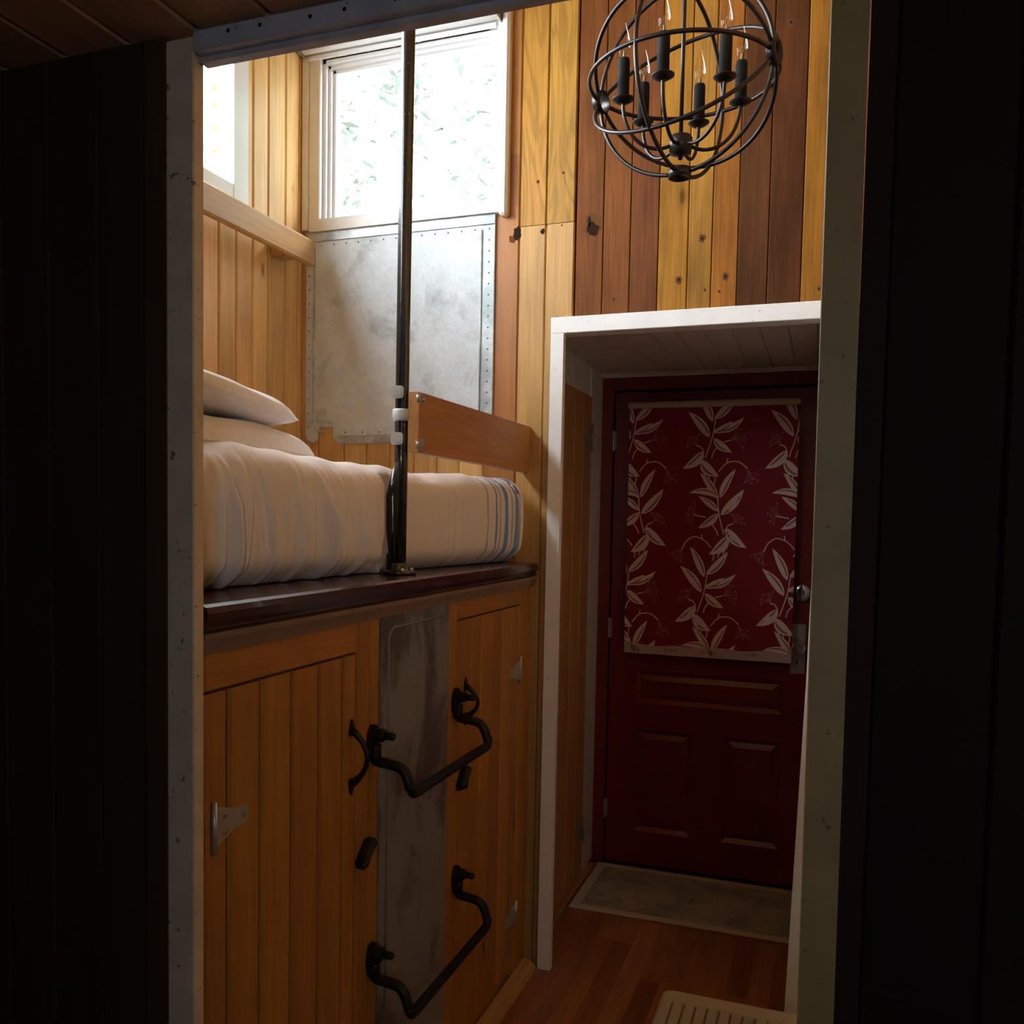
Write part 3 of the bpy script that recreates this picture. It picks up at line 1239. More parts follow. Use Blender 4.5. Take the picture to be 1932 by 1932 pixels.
M2 = dict(
    leaves=[((640, 1250), (543, 1040), 50, 8), ((620, 1352), (478, 1172), 56, 10), ((655, 1232), (797, 1078), 52, 10), ((648, 1305), (852, 1228), 46, 24),
            ((645, 1322), (775, 1252), 40, 6), ((645, 1358), (768, 1457), 52, 10), ((582, 1440), (442, 1548), 60, -14), ((562, 1498), (682, 1612), 66, 16)],
    lines=[[(662, 1205), (640, 1340), (590, 1485)], [(672, 1420), (645, 1450), (632, 1490)], [(583, 1560), (585, 1590), (590, 1625)],
           [(617, 1600), (615, 1625), (618, 1650)], [(657, 1610), (655, 1640), (648, 1665)],
           [(680, 1580), (735, 1525), (810, 1522), (870, 1570)], [(735, 1520), (740, 1495)], [(715, 1385), (760, 1375)],
           [(578, 1440), (560, 1410), (530, 1400)]],
    cl=[((862, 1560), (905, 1660), .16), ((755, 1378), (850, 1340), .32), ((545, 1400), (490, 1350), .3)])
_a, _b = zp(480, 1175), zp(1030, 1210)
PH = (_b[0] - _a[0], 0)
_c = zp(535, 135)
PV = (_c[0] - _a[0] - .0, _c[1] - _a[1])
for row_ in (-1, 0, 1):
    for col_ in (-1, 0, 1):
        off = (PH[0] * col_ + PV[0] * row_, PV[1] * row_)
        for mi, mo in enumerate((M1, M2)):
            if (row_ == -1 and mi == 1) or (row_ == 1 and mi == 0):
                continue
            for ln in mo['lines']:
                line([zp(*p) for p in ln], .0042, off, .0002, 1)
            for k, (r_1, t_1, sp) in enumerate(mo['cl']):
                cluster(zp(*r_1), zp(*t_1), sp, off, .0001, k + mi * 10)
            for k, (b0, t0, wd, bend) in enumerate(mo['leaves']):
                leafshape(zp(*b0), zp(*t0), wd * U * .95, -bend * U, off, .0005 + .0001 * k)
# cream hem band with red motifs
mb.m = 4
n = 30
for i in range(n):
    xa, xb = cx0 + (cx1 - cx0) * i / n, cx0 + (cx1 - cx0) * (i + 1) / n
    za = .950 + .003 * math.sin(i * .8)
    zb = .950 + .003 * math.sin((i + 1) * .8)
    put([(xa, .912), (xb, .912), (xb, zb), (xa, za)], 4, .0016)
for k in range(3):
    bx = -.745 + k * PH[0]
    for s_, a in ((1, .045), (-1, -.05), (1, .02)):
        bb, tt = (bx, .952), (bx + a, .914)
        leafs = []
        lw_ = .018
        put([(bb[0], bb[1]), ((bb[0] + tt[0]) / 2 + .008, (bb[1] + tt[1]) / 2 + .004), tt, ((bb[0] + tt[0]) / 2 - .008, (bb[1] + tt[1]) / 2 - .004)], 2, .002)
    for j in range(4):
        fx = bx + .14 + j * .013
        put([(fx, .930), (fx + .008, .934), (fx + .005, .941)], 0, .002)
mb.build('fabric', ['crim', 'leafw', 'leafd', 'tend', 'hem'], cur)

# ---- closet door on the recess's left side
cd = bpy.data.objects.new('door_2', None)
C.objects.link(cd)
cd.location = (RX0, 3.27, 0)
struct(cd)
mb = MB()
fq = lambda u, n, w_: (RX0 + .016 + n, u, w_)
for a, b_ in ((2.93, 3.06), (3.06, 3.19), (3.19, 3.32), (3.32, 3.45), (3.45, 3.58)):
    board(mb, fq, a, b_, .03, 1.935, jit((.52, .235, .075), .1), .012, .002)
mb.build('leaf', ['pine'], cd)
for px, py in ((1106, 822), (1092, 1572)):
    p = at(px, py, X=RX0 + .016)
    mb = MB()
    mb.add([(RX0 + .018, 3.578, p.z - .04), (RX0 + .018, 3.578, p.z + .04), (RX0 + .018, 3.50, p.z + .010), (RX0 + .018, 3.50, p.z - .010),
            (RX0 + .0165, 3.578, p.z - .04), (RX0 + .0165, 3.578, p.z + .04), (RX0 + .0165, 3.50, p.z + .010), (RX0 + .0165, 3.50, p.z - .010)],
           [(0, 1, 2, 3), (7, 6, 5, 4), (0, 4, 5, 1), (1, 5, 6, 2), (2, 6, 7, 3), (3, 7, 4, 0)])
    mb.lathe([(.004, 0), (.004, .105)], (RX0 + .021, 3.583, p.z - .052), (0, 0, 1), 10)
    mb.build('hinge', ['plate'], cd)

# ================================================================== CABINET UNDER THE BUNK
cab = thing('storage_cabinet', (-1.3, 1.97, 0), 'pine plank cabinet built in under the raised bunk', 'cabinet')
O1 = (.44, .185, .034)
mb = MB()
fcab = lambda u, n, w_: (XC + n, u, w_)
# face frame: top rails, stiles; body behind
board(mb, fcab, 1.640, 1.697, 0.0, 1.262, jit(O1, .04), .018, .003)
board(mb, fcab, 1.697, 1.745, 0.0, 1.262, jit(O1, .04), .018, .002)
board(mb, fcab, 2.100, 2.178, 0.0, 1.262, jit(O1, .04), .018, .003)
board(mb, fcab, 2.690, 2.800, 0.0, 1.262, jit(O1, .04), .018, .003)
mb.cur = jit(O1, .04)
mb.box(XC - .02, XC - .003, 1.13, 2.80, 0, .06)
mb.cur = (.2, .1, .04)
mb.box(XL + .02, XC - .020, 1.135, 2.80, 0.0, 1.25)
mb.build('body', ['pine'], cab)


def rail_board(y0, y1, z0, z1):
    q = MB()
    q.cur = jit((.46, .18, .032), .04)
    q.sd = (random.uniform(0, 9), random.uniform(0, 9), 3)
    q.box(XC - .018, XC, y0, y1, z0, z1, .002)
    q.build('top_rail', ['pine_y'], cab)


rail_board(1.131, 1.639, 1.178, 1.262)
rail_board(2.179, 2.689, 1.190, 1.262)


def cdoor(edges, z0, z1):
    q = MB()
    for a, b_ in zip(edges[:-1], edges[1:]):
        board(q, lambda u, n, w_: (XC + .0 + n, u, w_), a, b_, z0, z1, jit(O1, .16), .018, .004, .0032)
    return q.build('door', ['pine'], cab)


dl = cdoor([1.132, 1.214, 1.304, 1.400, 1.495, 1.584, 1.639], .062, 1.174)
drr = cdoor([2.180, 2.278, 2.355, 2.437, 2.529, 2.612, 2.689], .062, 1.186)


def pull(door, y, zt, zb):
    q = MB()
    pts, rs = [], []
    n = 14
    for i in range(n + 1):
        t = i / n
        z = zt - .022 + (zb + .022 - zt + .022) * t
        pts.append((XC + .004 + .034 * math.sin(math.pi * t) ** .8, y, z))
        rs.append(.0048 + .004 * abs(2 * t - 1) ** 3)
    q.tube(pts, rs, 10, flat=.9)
    # pointed end leaves
    for s_, z0 in ((1, zt - .026), (-1, zb + .026)):
        q.prism([(y - .008, z0 - s_ * .006), (y + .008, z0 - s_ * .006), (y + .007, z0 + s_ * .010), (y, z0 + s_ * .027), (y - .007, z0 + s_ * .010)],
                lambda a, b_, t: (t, a, b_), XC + .0, XC + .005)
    q.build('handle', ['iron'], door)


pull(dl, 1.615, 1.045, .893)
pull(drr, 2.234, 1.032, .907)


def latch(door, y0, z0, y1, z1):
    q = MB()
    q.tube([(XC + .002, y0, z0), (XC + .010, y0, z0)], .009, 12)
    a, b_ = Vector((XC + .012, y0, z0 + .004)), Vector((XC + .014, y1, z1))
    q.tube([a + (a - b_) * .15, a, a.lerp(b_, .5), b_, b_ + (b_ - a) * .15], [.010, .018, .015, .016, .010], 12, flat=.6, up=(1, 0, 0))
    q.lathe([(.006, 0), (.005, .006), (0, .008)], (XC + .018, y0, z0 + .003), (1, 0, 0), 10)
    q.build('turn_latch', ['iron'], door)


latch(dl, 1.682, .772, 1.640, .742)
latch(drr, 2.190, .752, 2.218, .795)


def thinge(door, y, z, s_, L):
    q = MB()
    hb = .034
    q.prism([(y, z - hb), (y, z + hb), (y + s_ * L * .55, z + .018), (y + s_ * L, z + .013), (y + s_ * L, z - .013), (y + s_ * L * .55, z - .018)],
            lambda a, b_, t: (t, a, b_), XC, XC + .0025)
    q.tube([(XC + .004, y - s_ * .003, z - .042), (XC + .004, y - s_ * .003, z + .042)], .0045, 10)
    q.m = 1
    for t, dz in ((.85, 0), (.28, .014), (.28, -.014)):
        q.lathe([(.005, 0), (.0045, .0015), (0, .002)], (XC + .0025, y + s_ * L * t, z + dz), (1, 0, 0), 10)
    q.build('hinge', ['steel', 'plate'], door)


thinge(dl, 1.176, .962, 1, .088)
thinge(drr, 2.690, .985, -1, .085)
thinge(drr, 2.690, .215, -1, .085)

# galvanised strip between the doors
st_ = MB()
st_.m = 0
y0, y1, zt = 1.737, 2.112, 1.256
rd = .035
poly = [(y1, 0.0), (y1, zt), (y0 + rd, zt)]
poly += [(y0 + rd - rd * math.sin(a), zt - rd + rd * math.cos(a)) for a in [math.pi / 2 * i / 6 for i in range(1, 7)]]
poly += [(y0, 0.0)]
st_.prism(poly[::-1], lambda a, b_, t: (t, a, b_), XC + .0005, XC + .003)
# pressed bead near the left and top edges
st_.m = 1
bead = [(XC + .003, y0 + .038, .01), (XC + .003, y0 + .038, zt - .075)] + \
       [(XC + .003, y0 + .038 + .03 - .03 * math.cos(a), zt - .075 + .03 * math.sin(a)) for a in [math.pi / 2 * i / 5 for i in range(1, 6)]] + \
       [(XC + .003, y1 - .02, zt - .045)]
st_.tube(bead, .0035, 8)
st_.m = 1
for i in range(26):
    st_.lathe([(.0025, 0), (.002, .001), (0, .0015)], (XC + .003, y0 + .010, .06 + i * .045), (1, 0, 0), 6)
o = st_.build('metal_plate', ['galvdark', 'rivet'], cab)
o['label'] = 'weathered grey zinc plate between the two doors'

# cove moulding and maroon ledge
mb = MB()
mb.prism([(-.88, 1.238), (-.874, 1.238), (-.870, 1.248), (-.862, 1.262), (-.860, 1.271), (-.88, 1.271)], lambda a, b_, t: (a, t, b_), 1.13, 2.80)
o = mb.build('moulding', ['mould'], cab)
mb = MB()
pr_ = [(-1.72, 1.272), (-.866, 1.272), (-.860, 1.278), (-.866, 1.284), (-.858, 1.290), (-.856, 1.302), (-.860, 1.311), (-.868, 1.315), (-1.72, 1.315)]
mb.prism(pr_, lambda a, b_, t: (a, t, b_), 1.131, 2.800)
led = tag(mb.build('bunk_ledge', ['maroon']), 'glossy maroon shelf board carrying the mattress above the cabinet', 'ledge')

# ---- steps: bent iron rungs


def step(label, yL, yR, zt, zb, lean):
    t = thing('step_rung', (XC, (yL + yR) / 2, zt), label, 'step', 'iron step rungs on the cabinet')
    q = MB()
    pts = []
    r = .0115
    o_ = XC + .092

    def arm(y, zc, zo):
        return [(XC + .0125, y, zt - .02), (XC + .0125, y, zc + .004), (XC + .022, y, zc - .001), (XC + .056, y, zc - .005), (XC + .074, y, zc - .012),
                (o_ - .006, y, zc - .030), (o_, y, zc - .050), (o_ + .002, y, zo + .018)]
    zc = zt - .055
    A = arm(yL, zc, zb)
    B = arm(yR, zc, zb)
    cL = [(o_ + .003, yL + .006, zb + .004), (o_ + .003, yL + .022, zb)]
    cR = [(o_ + .003, yR - .022, zb), (o_ + .003, yR - .006, zb + .004)]
    mid = [(o_ + .003, yL + (yR - yL) * k / 6, zb) for k in range(1, 6)]
    pts = A + cL + mid + cR + B[::-1]
    # round it with Catmull-Rom
    q2 = []
    for i in range(len(pts) - 1):
        p0, p1, p2, p3 = pts[max(i - 1, 0)], pts[i], pts[i + 1], pts[min(i + 2, len(pts) - 1)]
        for k in range(3):
            s_ = k / 3
            q2.append(tuple(.5 * (2 * p1[d] + (p2[d] - p0[d]) * s_ + (2 * p0[d] - 5 * p1[d] + 4 * p2[d] - p3[d]) * s_ * s_ + (3 * p1[d] - p0[d] - 3 * p2[d] + p3[d]) * s_ ** 3) for d in range(3)))
    q2.append(pts[-1])
    q.tube(q2, r, 14)
    q.build('rung', ['iron'], t)
    for y in (yL, yR):
        f = MB()
        poly_ = [(y + .021 * math.cos(a) * 1.0, zt - .012 + (.034 if math.sin(a) > 0 else .044) * math.sin(a)) for a in [2 * math.pi * i / 18 for i in range(18)]]
        f.prism(poly_, lambda a, b_, tt: (tt, a, b_), XC + .0005, XC + .011)
        f.build('foot_plate', ['iron'], t)
        b2 = MB()
        b2.lathe([(.017, .011), (.017, .013), (.0145, .014), (.0145, .030), (.011, .032)], (XC, y, zt), (1, 0, 0), 6, False)
        b2.lathe([(.0085, .030), (.0085, .052), (.006, .055)], (XC, y, zt), (1, 0, 0), 12)
        b2.build('bolt', ['iron'], t)


step('upper bent iron step rung bolted across the zinc plate', 1.703, 2.163, .996, .879, 0)
step('lower bent iron step rung bolted across the zinc plate', 1.709, 2.181, .527, .405, 0)

# ================================================================== METAL PANEL ON THE FAR WALL
mp = thing('metal_panel', (-1.38, YF, 2.1), 'large pale galvanised sheet fixed to the wall under the bunk window', 'panel')
mb = MB()
X0, X1, Z0, Z1 = -1.722, -1.028, 1.735, 2.425
yp = YF - .002
bot = at(640, 805, Y=YF).z
xl = at(603, 805, Y=YF).x
poly = [(X1, Z1), (X0, Z1), (X0, bot + .02)]
poly += [(X0 + .03 - .03 * math.cos(a), 1.735 - .03 * math.sin(a)) for a in [math.pi / 2 * i / 5 for i in range(6)]]
poly += [(xl - .016, 1.705), (xl - .006, 1.712), (xl - .001, 1.73), (xl, bot), (at(630, 805, Y=YF).x, bot)]
x_ = poly[-1][0]
poly += [(x_ + .0, 1.72), (x_ + .02, 1.700), (X1, 1.700)]
mb.prism(poly, lambda a, b_, t: (a, t, b_), yp - .003, yp)
mb.build('sheet', ['galv'], mp)
mb = MB()
mb.box(X0, X1, yp - .007, yp - .003, Z1 - .035, Z1, .0015)
mb.box(X1 - .040, X1, yp - .006, yp - .003, 1.702, Z1 - .036, .0015)
mb.box(x_ + .02, X1 - .041, yp - .006, yp - .003, 1.702, 1.728, .0015)
mb.tube([(X0 + .032, yp - .004, Z1 - .05), (X0 + .032, yp - .004, 1.80), (X0 + .036, yp - .004, 1.765), (X0 + .05, yp - .004, 1.745), (X0 + .075, yp - .004, 1.738)], .0035, 8)
mb.tube([(X1 - .046, yp - .004, Z1 - .05), (X1 - .046, yp - .004, 1.72)], .003, 8)
mb.build('rim', ['galvedge'], mp)
rv = [(X1 - .020, yp - .006, 1.72 + i * .0345) for i in range(20)] + [(X0 + .06 + i * .047, yp - .003, Z1 - .048) for i in range(14)]
rv += [(X0 + .012, yp - .003, 1.76 + i * .047) for i in range(14)] + [(x_ + .05 + i * .065, yp - .006, 1.738) for i in range(8)]
mb = MB()
mb.lathe([(.0030, 0), (.0024, -.0014), (0, -.002)], (0, 0, 0), (0, 1, 0), 8)
r0 = mb.build('rivet', ['rivet'], mp, (0, 0, 0))
for k, p in enumerate(rv):
    r_ = r0 if k == 0 else r0.copy()
    if k:
        C.objects.link(r_)
        r_.parent = mp
    r_.location = Vector(p) - mp.location

# ================================================================== RAILS
RA = (.62, .36, .13)
mb = MB()
mb.cur = RA
mb.sd = (3, 5, 8)
mb.box(XL + .075, XL + .100, 1.30, 2.735, 2.283, 2.368, .006)
mb.cur = jit(RA, .1)
for yy in (1.45, 2.62):
    mb.box(XL + .001, XL + .075, yy, yy + .06, 2.295, 2.355, .002)
tag(mb.build('bunk_rail', ['pine_y']), 'knotty pine rail mounted high along the left wall below the side window', 'rail')

gr = thing('guard_rail', (-.913, 2.4, 1.67), 'wide varnished wooden guard board from the black pole to the far wall', 'rail')
mb = MB()
mb.cur = (.58, .27, .085)
mb.sd = (1, 9, 2)
mb.prism([(1.965, 1.602), (2.817, 1.600), (2.817, 1.745), (1.965, 1.742)], lambda a, b_, t: (t, a, b_), -.925, -.900)
mb.build('board', ['pine_y'], gr)
for zz in (1.727, 1.620):
    mb = MB()
    mb.box(-.900, -.8975, 1.966, 1.990, zz - .014, zz + .014, .001)
    mb.lathe([(.006, 0), (.005, .003), (0, .004)], (-.8975, 1.983, zz - .002), (1, 0, 0), 10)
    mb.tube([(-.898, 1.966, zz), (-.905, 1.962, zz)], .008, 10)
    mb.build('bracket', ['steel'], gr)

# ================================================================== POLE
PXX, PYY, PR = -.950, 1.975, .0160
pol = thing('support_pole', (PXX, PYY, 1.315), 'black steel pole standing on the maroon ledge in front of the bed', 'pole')
lean = .006


def px_at(z):
    return PXX + (z - 1.315) * lean


mb = MB()
mb.tube([(px_at(z), PYY, z) for z in (1.318, 1.6, 2.0, 2.5, 3.0, 3.249)], PR, 24)
mb.build('pipe', ['black'], pol)
mb = MB()
mb.lathe([(.040, 0), (.042, .002), (.042, .006), (.036, .009), (.020, .011), (.019, .026), (.0165, .028)], (PXX, PYY, 1.3155), (0, 0, 1), 24)
mb.build('base_flange', ['black'], pol)
mb = MB()
mb.box(PXX - .034, PXX - .014, PYY - .006, PYY + .008, 1.32, 1.365, .004)
mb.tube([(PXX - .016, PYY, 1.34), (PXX - .021, PYY, 1.42), (PXX - .023, PYY, 1.50), (PXX - .012, PYY, 1.565)], [.010, .014, .013, .008], 12, flat=.7)  # dark tapered piece added on the bed side of the pole
mb.build('dark_tapered_piece', ['black'], pol)
for k in range(2):
    mb = MB()
    q = (PXX + .026, PYY + .012) if k == 0 else (PXX + .018, PYY - .022)
    mb.lathe([(.006, 0), (.006, .006), (.004, .009)], (q[0], q[1], 1.3225), (0, 0, 1), 8)
    mb.build('screw', ['steel'], pol)
vx, vy = Vector((-PXX, -PYY, 0)).normalized().x, Vector((-PXX, -PYY, 0)).normalized().y
for zz, kind in ((1.742, 0), (1.690, 1), (1.634, 0)):
    mb = MB()
    xx = px_at(zz)
    if kind == 1:
        mb.lathe([(PR + .001, -.014), (PR + .004, -.013), (PR + .005, -.008), (PR + .0065, -.005), (PR + .0065, .006), (PR + .006, .009), (PR + .005, .013), (PR + .001, .014)],
                 (xx, PYY, zz), (0, 0, 1), 24)
        mb.build('clamp', ['plastic'], pol)['label'] = 'round white plastic clamp'
    else:
        # clip wrapped over the pole's left side
        e = Vector((vx, vy, 0))
        sd = Vector((-vy, vx, 0))
        sd = sd if sd.x < 0 else -sd
        c0 = Vector((xx, PYY, zz)) + e * (PR - .001) + sd * .011
        poly_ = []
        for a in [2 * math.pi * i / 20 for i in range(20)]:
            ca, sa = math.cos(a), math.sin(a)
            poly_.append((.0145 * (abs(ca) ** .5) * (1 if ca > 0 else -1), .0145 * (abs(sa) ** .45) * (1 if sa > 0 else -1)))
        mb.prism(poly_, lambda a, b_, t: c0 + sd * a + Vector((0, 0, b_)) + e * t, -.004, .004)
        mb.prism([(a * .55, b_ * .55) for a, b_ in poly_], lambda a, b_, t: c0 + sd * a + Vector((0, 0, b_)) + e * t, .004, .008)
        mb.build('clip', ['plastic'], pol)

# ================================================================== BED
mat_ = MB()


def xf(y):
    k = [(1.13, -.992), (1.6, -.990), (1.9, -.988), (2.05, -.982), (2.3, -.955), (2.55, -.925), (2.75, -.905), (2.82, -.905)]
    for (a, fa), (b_, fb_) in zip(k[:-1], k[1:]):
        if y <= b_:
            t = (y - a) / (b_ - a)
            t = t * t * (3 - 2 * t) if False else t
            return fa + (fb_ - fa) * t
    return k[-1][1]


rnd = random.Random(5)
creases = []
y = 1.14
while y < 1.97:
    creases.append((y, rnd.choice((.004, .007, .013, .018)) * rnd.uniform(.7, 1.1), rnd.uniform(.007, .022), rnd.uniform(.02, .34), rnd.uniform(1.30, 1.48)))
    y += rnd.uniform(.012, .036)
for y, a in ((2.25, .006), (2.31, -.004), (2.62, .002), (2.66, .002)):
    creases.append((y, a, .015, .05, 1.33))


def folds(y, z):
    d = 0.0
    zz = 1.585 - z
    for c, a, wd, sl, zs in creases:
        yy = c + sl * (zz) - .5 * sl * zz * zz
        u = (y - yy) / wd
        if abs(u) < 3:
            e = min(1, max(0, (1.565 - z) / .10))
            d += a * e * (math.exp(-u * u) - .55 * math.exp(-(u - 1.1) ** 2 * 3))
    return d


def endround(y):
    # foot end rounds into the corner
    e = 2.805
    t = max(0, (y - (e - .075)) / .075)
    return math.sqrt(max(0, 1 - min(1, t) ** 2))


rowsP = []
NY = 480
for i in range(NY + 1):
    y = 1.136 + (2.805 - 1.136) * (i / NY)
    if i > NY - 24:
        t = (i - (NY - 24)) / 24
        y = (2.805 - .121) + .121 * math.sin(t * math.pi / 2)
    er = endround(y)
    f = xf(y) + .012
    row_ = []
    zt = 1.572 + .006 * math.sin(y * 5) + .004 * math.sin(y * 13 + 1)
    sh = (1 - er) * .07
    prof = [(-1.715, 1.33), (-1.718, 1.45), (-1.71, 1.54), (-1.68, zt - .01), (-1.5, zt), (-1.3, zt + .003), (-1.15, zt + .004), (f - .09, zt + .003)]
    ar = []
    for k in range(1, 11):
        a = math.pi / 2 * k / 10
        ar.append((f - .075 + .075 * math.sin(a), zt - .065 + .065 * math.cos(a) + .003 * (1 - k / 10)))
    prof += ar
    for k in range(1, 31):
        t = k / 30
        z = (zt - .065) + (1.317 - (zt - .065)) * t
        xb = f - .012 * t - .045 * max(0, (t - .72) / .28) ** 2 + .006 * math.sin(math.pi * t)
        prof.append((xb, z))
    prof.append((f - .09, 1.3165))
    P_ = []
    for k, (x_, z_) in enumerate(prof):
        d = 0
        if x_ > -1.12:
            d = folds(y, z_)
            lim = 1.0
        g = 0.0
        nx_, nz_ = x_, z_
        if k >= 8:
            nx_ += d
            if 1.90 < y < 2.03 and k > 8:   # dented where the pole stands
                nx_ = min(nx_, (-.990 if abs(y - 1.968) < .032 else -.970) if z_ > 1.345 else -.997)
        # small top wrinkles
        if k < 12 and k > 3:
            nz_ += .004 * math.sin(y * 31 + x_ * 14) * math.sin(y * 11 + x_ * 23)
        cxm, czm = -1.3, 1.44
        nx_ = cxm + (nx_ - cxm) * (.82 + .18 * er)
        nz_ = czm + (nz_ - czm) * (.80 + .20 * er) if nz_ > czm else nz_ + (1 - er) * .02
        nz_ = max(nz_, 1.3162)
        P_.append((nx_, y, nz_))
    rowsP.append(P_)
oo = len(mat_.v)
mat_.sd = (0, 0, 0)
# write faces row by row so that the stripes follow the cloth's own length
ncol = len(rowsP[0])
for r_i, row_ in enumerate(rowsP):
    mat_.v += row_
for r_i in range(NY):
    yv = 1.136 + (2.87 - 1.136) * ((r_i + .5) / NY)
    for j in range(ncol - 1):
        z_ = rowsP[r_i][j][2]
        mat_.sd = (0, yv + (1.585 - z_) * -.02, 0)
        a = oo + r_i * ncol + j
        mat_.face((a, a + 1, a + ncol + 1, a + ncol), True)
mat_.sd = (0, 0, 0)
mat_.face([oo + NY * ncol + j for j in range(ncol)])
mat_.face([oo + j for j in range(ncol)][::-1])
tag(mat_.build('mattress', ['sheet']), 'raised mattress in a rumpled white sheet with blue stripes at the foot', 'mattress')


def pillow(name, cx, cy, cz, lx, ly, h, rz, tilt, seed, flat_bottom=.35, plump=.55):
    rn = random.Random(seed)
    cr_ = [(rn.uniform(-1, 1), rn.uniform(-1, 1), rn.uniform(0, math.pi), rn.uniform(.004, .011), rn.uniform(.05, .12)) for _ in range(16)]
    n = 56
    q = MB()
    Rm = Matrix.Rotation(rz, 4, 'Z') @ Matrix.Rotation(tilt, 4, 'X')

    def P(u, v, s_):
        e = max(0.0, (1 - abs(u) ** 3.2)) * max(0.0, (1 - abs(v) ** 3.2))
        th = h * e ** plump * (1 if s_ > 0 else flat_bottom)
        # pinch corners
        k = 1 - .10 * (abs(u) * abs(v)) ** 2 + .0
        pin = 1 - .05 * (1 - abs(v) ** 2) * abs(u) ** 4 - 0
        x_, y_ = u * lx / 2 * k * pin, v * ly / 2 * k * (1 - .05 * (1 - u * u) * abs(v) ** 4)
        w = 0
        for a, b_, an, am, wd in cr_:
            d = (u - a) * math.cos(an) + (v - b_) * math.sin(an)
            l = -(u - a) * math.sin(an) + (v - b_) * math.cos(an)
            w += am * math.exp(-(d / wd) ** 2) * math.exp(-(l / .55) ** 2)
        z_ = s_ * (th + (w * e ** .3 if s_ > 0 else 0)) + .003 * math.sin(u * 9 + v * 7) * e
        p = Rm @ Vector((x_, y_, z_))
        return (cx + p.x, cy + p.y, cz + p.z)
    top = [[P(-1 + 2 * i / n, -1 + 2 * j / n, 1) for i in range(n + 1)] for j in range(n + 1)]
    bot_ = [[P(-1 + 2 * i / n, -1 + 2 * j / n, -1) for i in range(n + 1)] for j in range(n + 1)]
    q.grid(top)
    q.grid([r[::-1] for r in bot_])
    return q.build(name, ['sheet2'])


tag(pillow('pillow', -1.40, 1.64, 1.592, .60, .57, .070, .05, 0, 11, .2, .36), 'brightly lit white pillow lying flat on the bed, the lower of two', 'pillow', 'bed pillows')
tag(pillow('pillow', -1.40, 1.55, 1.690, .60, .62, .054, .05, -.08, 4, .5, .42), 'greyish white rumpled pillow on top of the other one', 'pillow', 'bed pillows')

# ================================================================== CHANDELIER
CC = Vector((-.304, 1.90, 2.33))
RO_ = .184
vh = Vector((CC.x, CC.y, 0)).normalized()
rh = Vector((vh.y, -vh.x, 0))
th = math.radians(25)
AX = rh * math.cos(th) - vh * math.sin(th)
BX = Vector((-AX.y, AX.x, 0))
UP = Vector((0, 0, 1))
ch = thing('orb_chandelier', CC, 'dark bronze orb chandelier with six unlit candle bulbs', 'chandelier')


def hoop(a, b_, cuts, r=RO_, rr=.0042):
    q = MB()
    dl = .118
    for k in range(len(cuts)):
        t0, t1 = cuts[k] + dl, cuts[(k + 1) % len(cuts)] - dl
        if t1 < t0:
            t1 += 2 * math.pi
        n_ = 40
        q.tube([CC + (a * math.cos(t) + b_ * math.sin(t)) * r for t in [t0 + (t1 - t0) * i / n_ for i in range(n_ + 1)]], rr, 10)
    q.build('hoop', ['bronze'], ch)


HP = math.pi
for phi in (0, 48, -44, 90):
    f = -BX * math.cos(math.radians(phi)) - UP * math.sin(math.radians(phi))
    hoop(AX, f, (0, HP / 2, HP, HP * 1.5) if phi == 90 else (0, HP))
hoop(UP, (BX * math.cos(.05) + AX * math.sin(.05)).normalized(), (0, HP))
for d in (AX, -AX, UP, -UP):
    q = MB()
    q.lathe([(.0195, -.009), (.0225, -.009), (.0225, .009), (.0195, .009), (.0195, -.009)], CC + d * RO_, d, 28, True, False)
    q.build('port_ring', ['bronze'], ch)
q = MB()
q.lathe([(0, -.030), (.004, -.029), (.005, -.022), (.010, -.020), (.022, -.016), (.023, .012), (.019, .017), (.006, .018)], CC + UP * -.128, UP, 24)
q.build('hub', ['bronze'], ch)
q = MB()
q.tube([CC + UP * -.115, CC + UP * .1, CC + UP * RO_, (CC.x, CC.y, 3.23)], .0042, 10)
q.build('stem', ['bronze'], ch)
q = MB()
q.lathe([(.012, -.03), (.05, -.02), (.06, -.004), (.06, 0)], (CC.x, CC.y, 3.25), UP, 24)
q.build('ceiling_canopy', ['bronze'], ch)
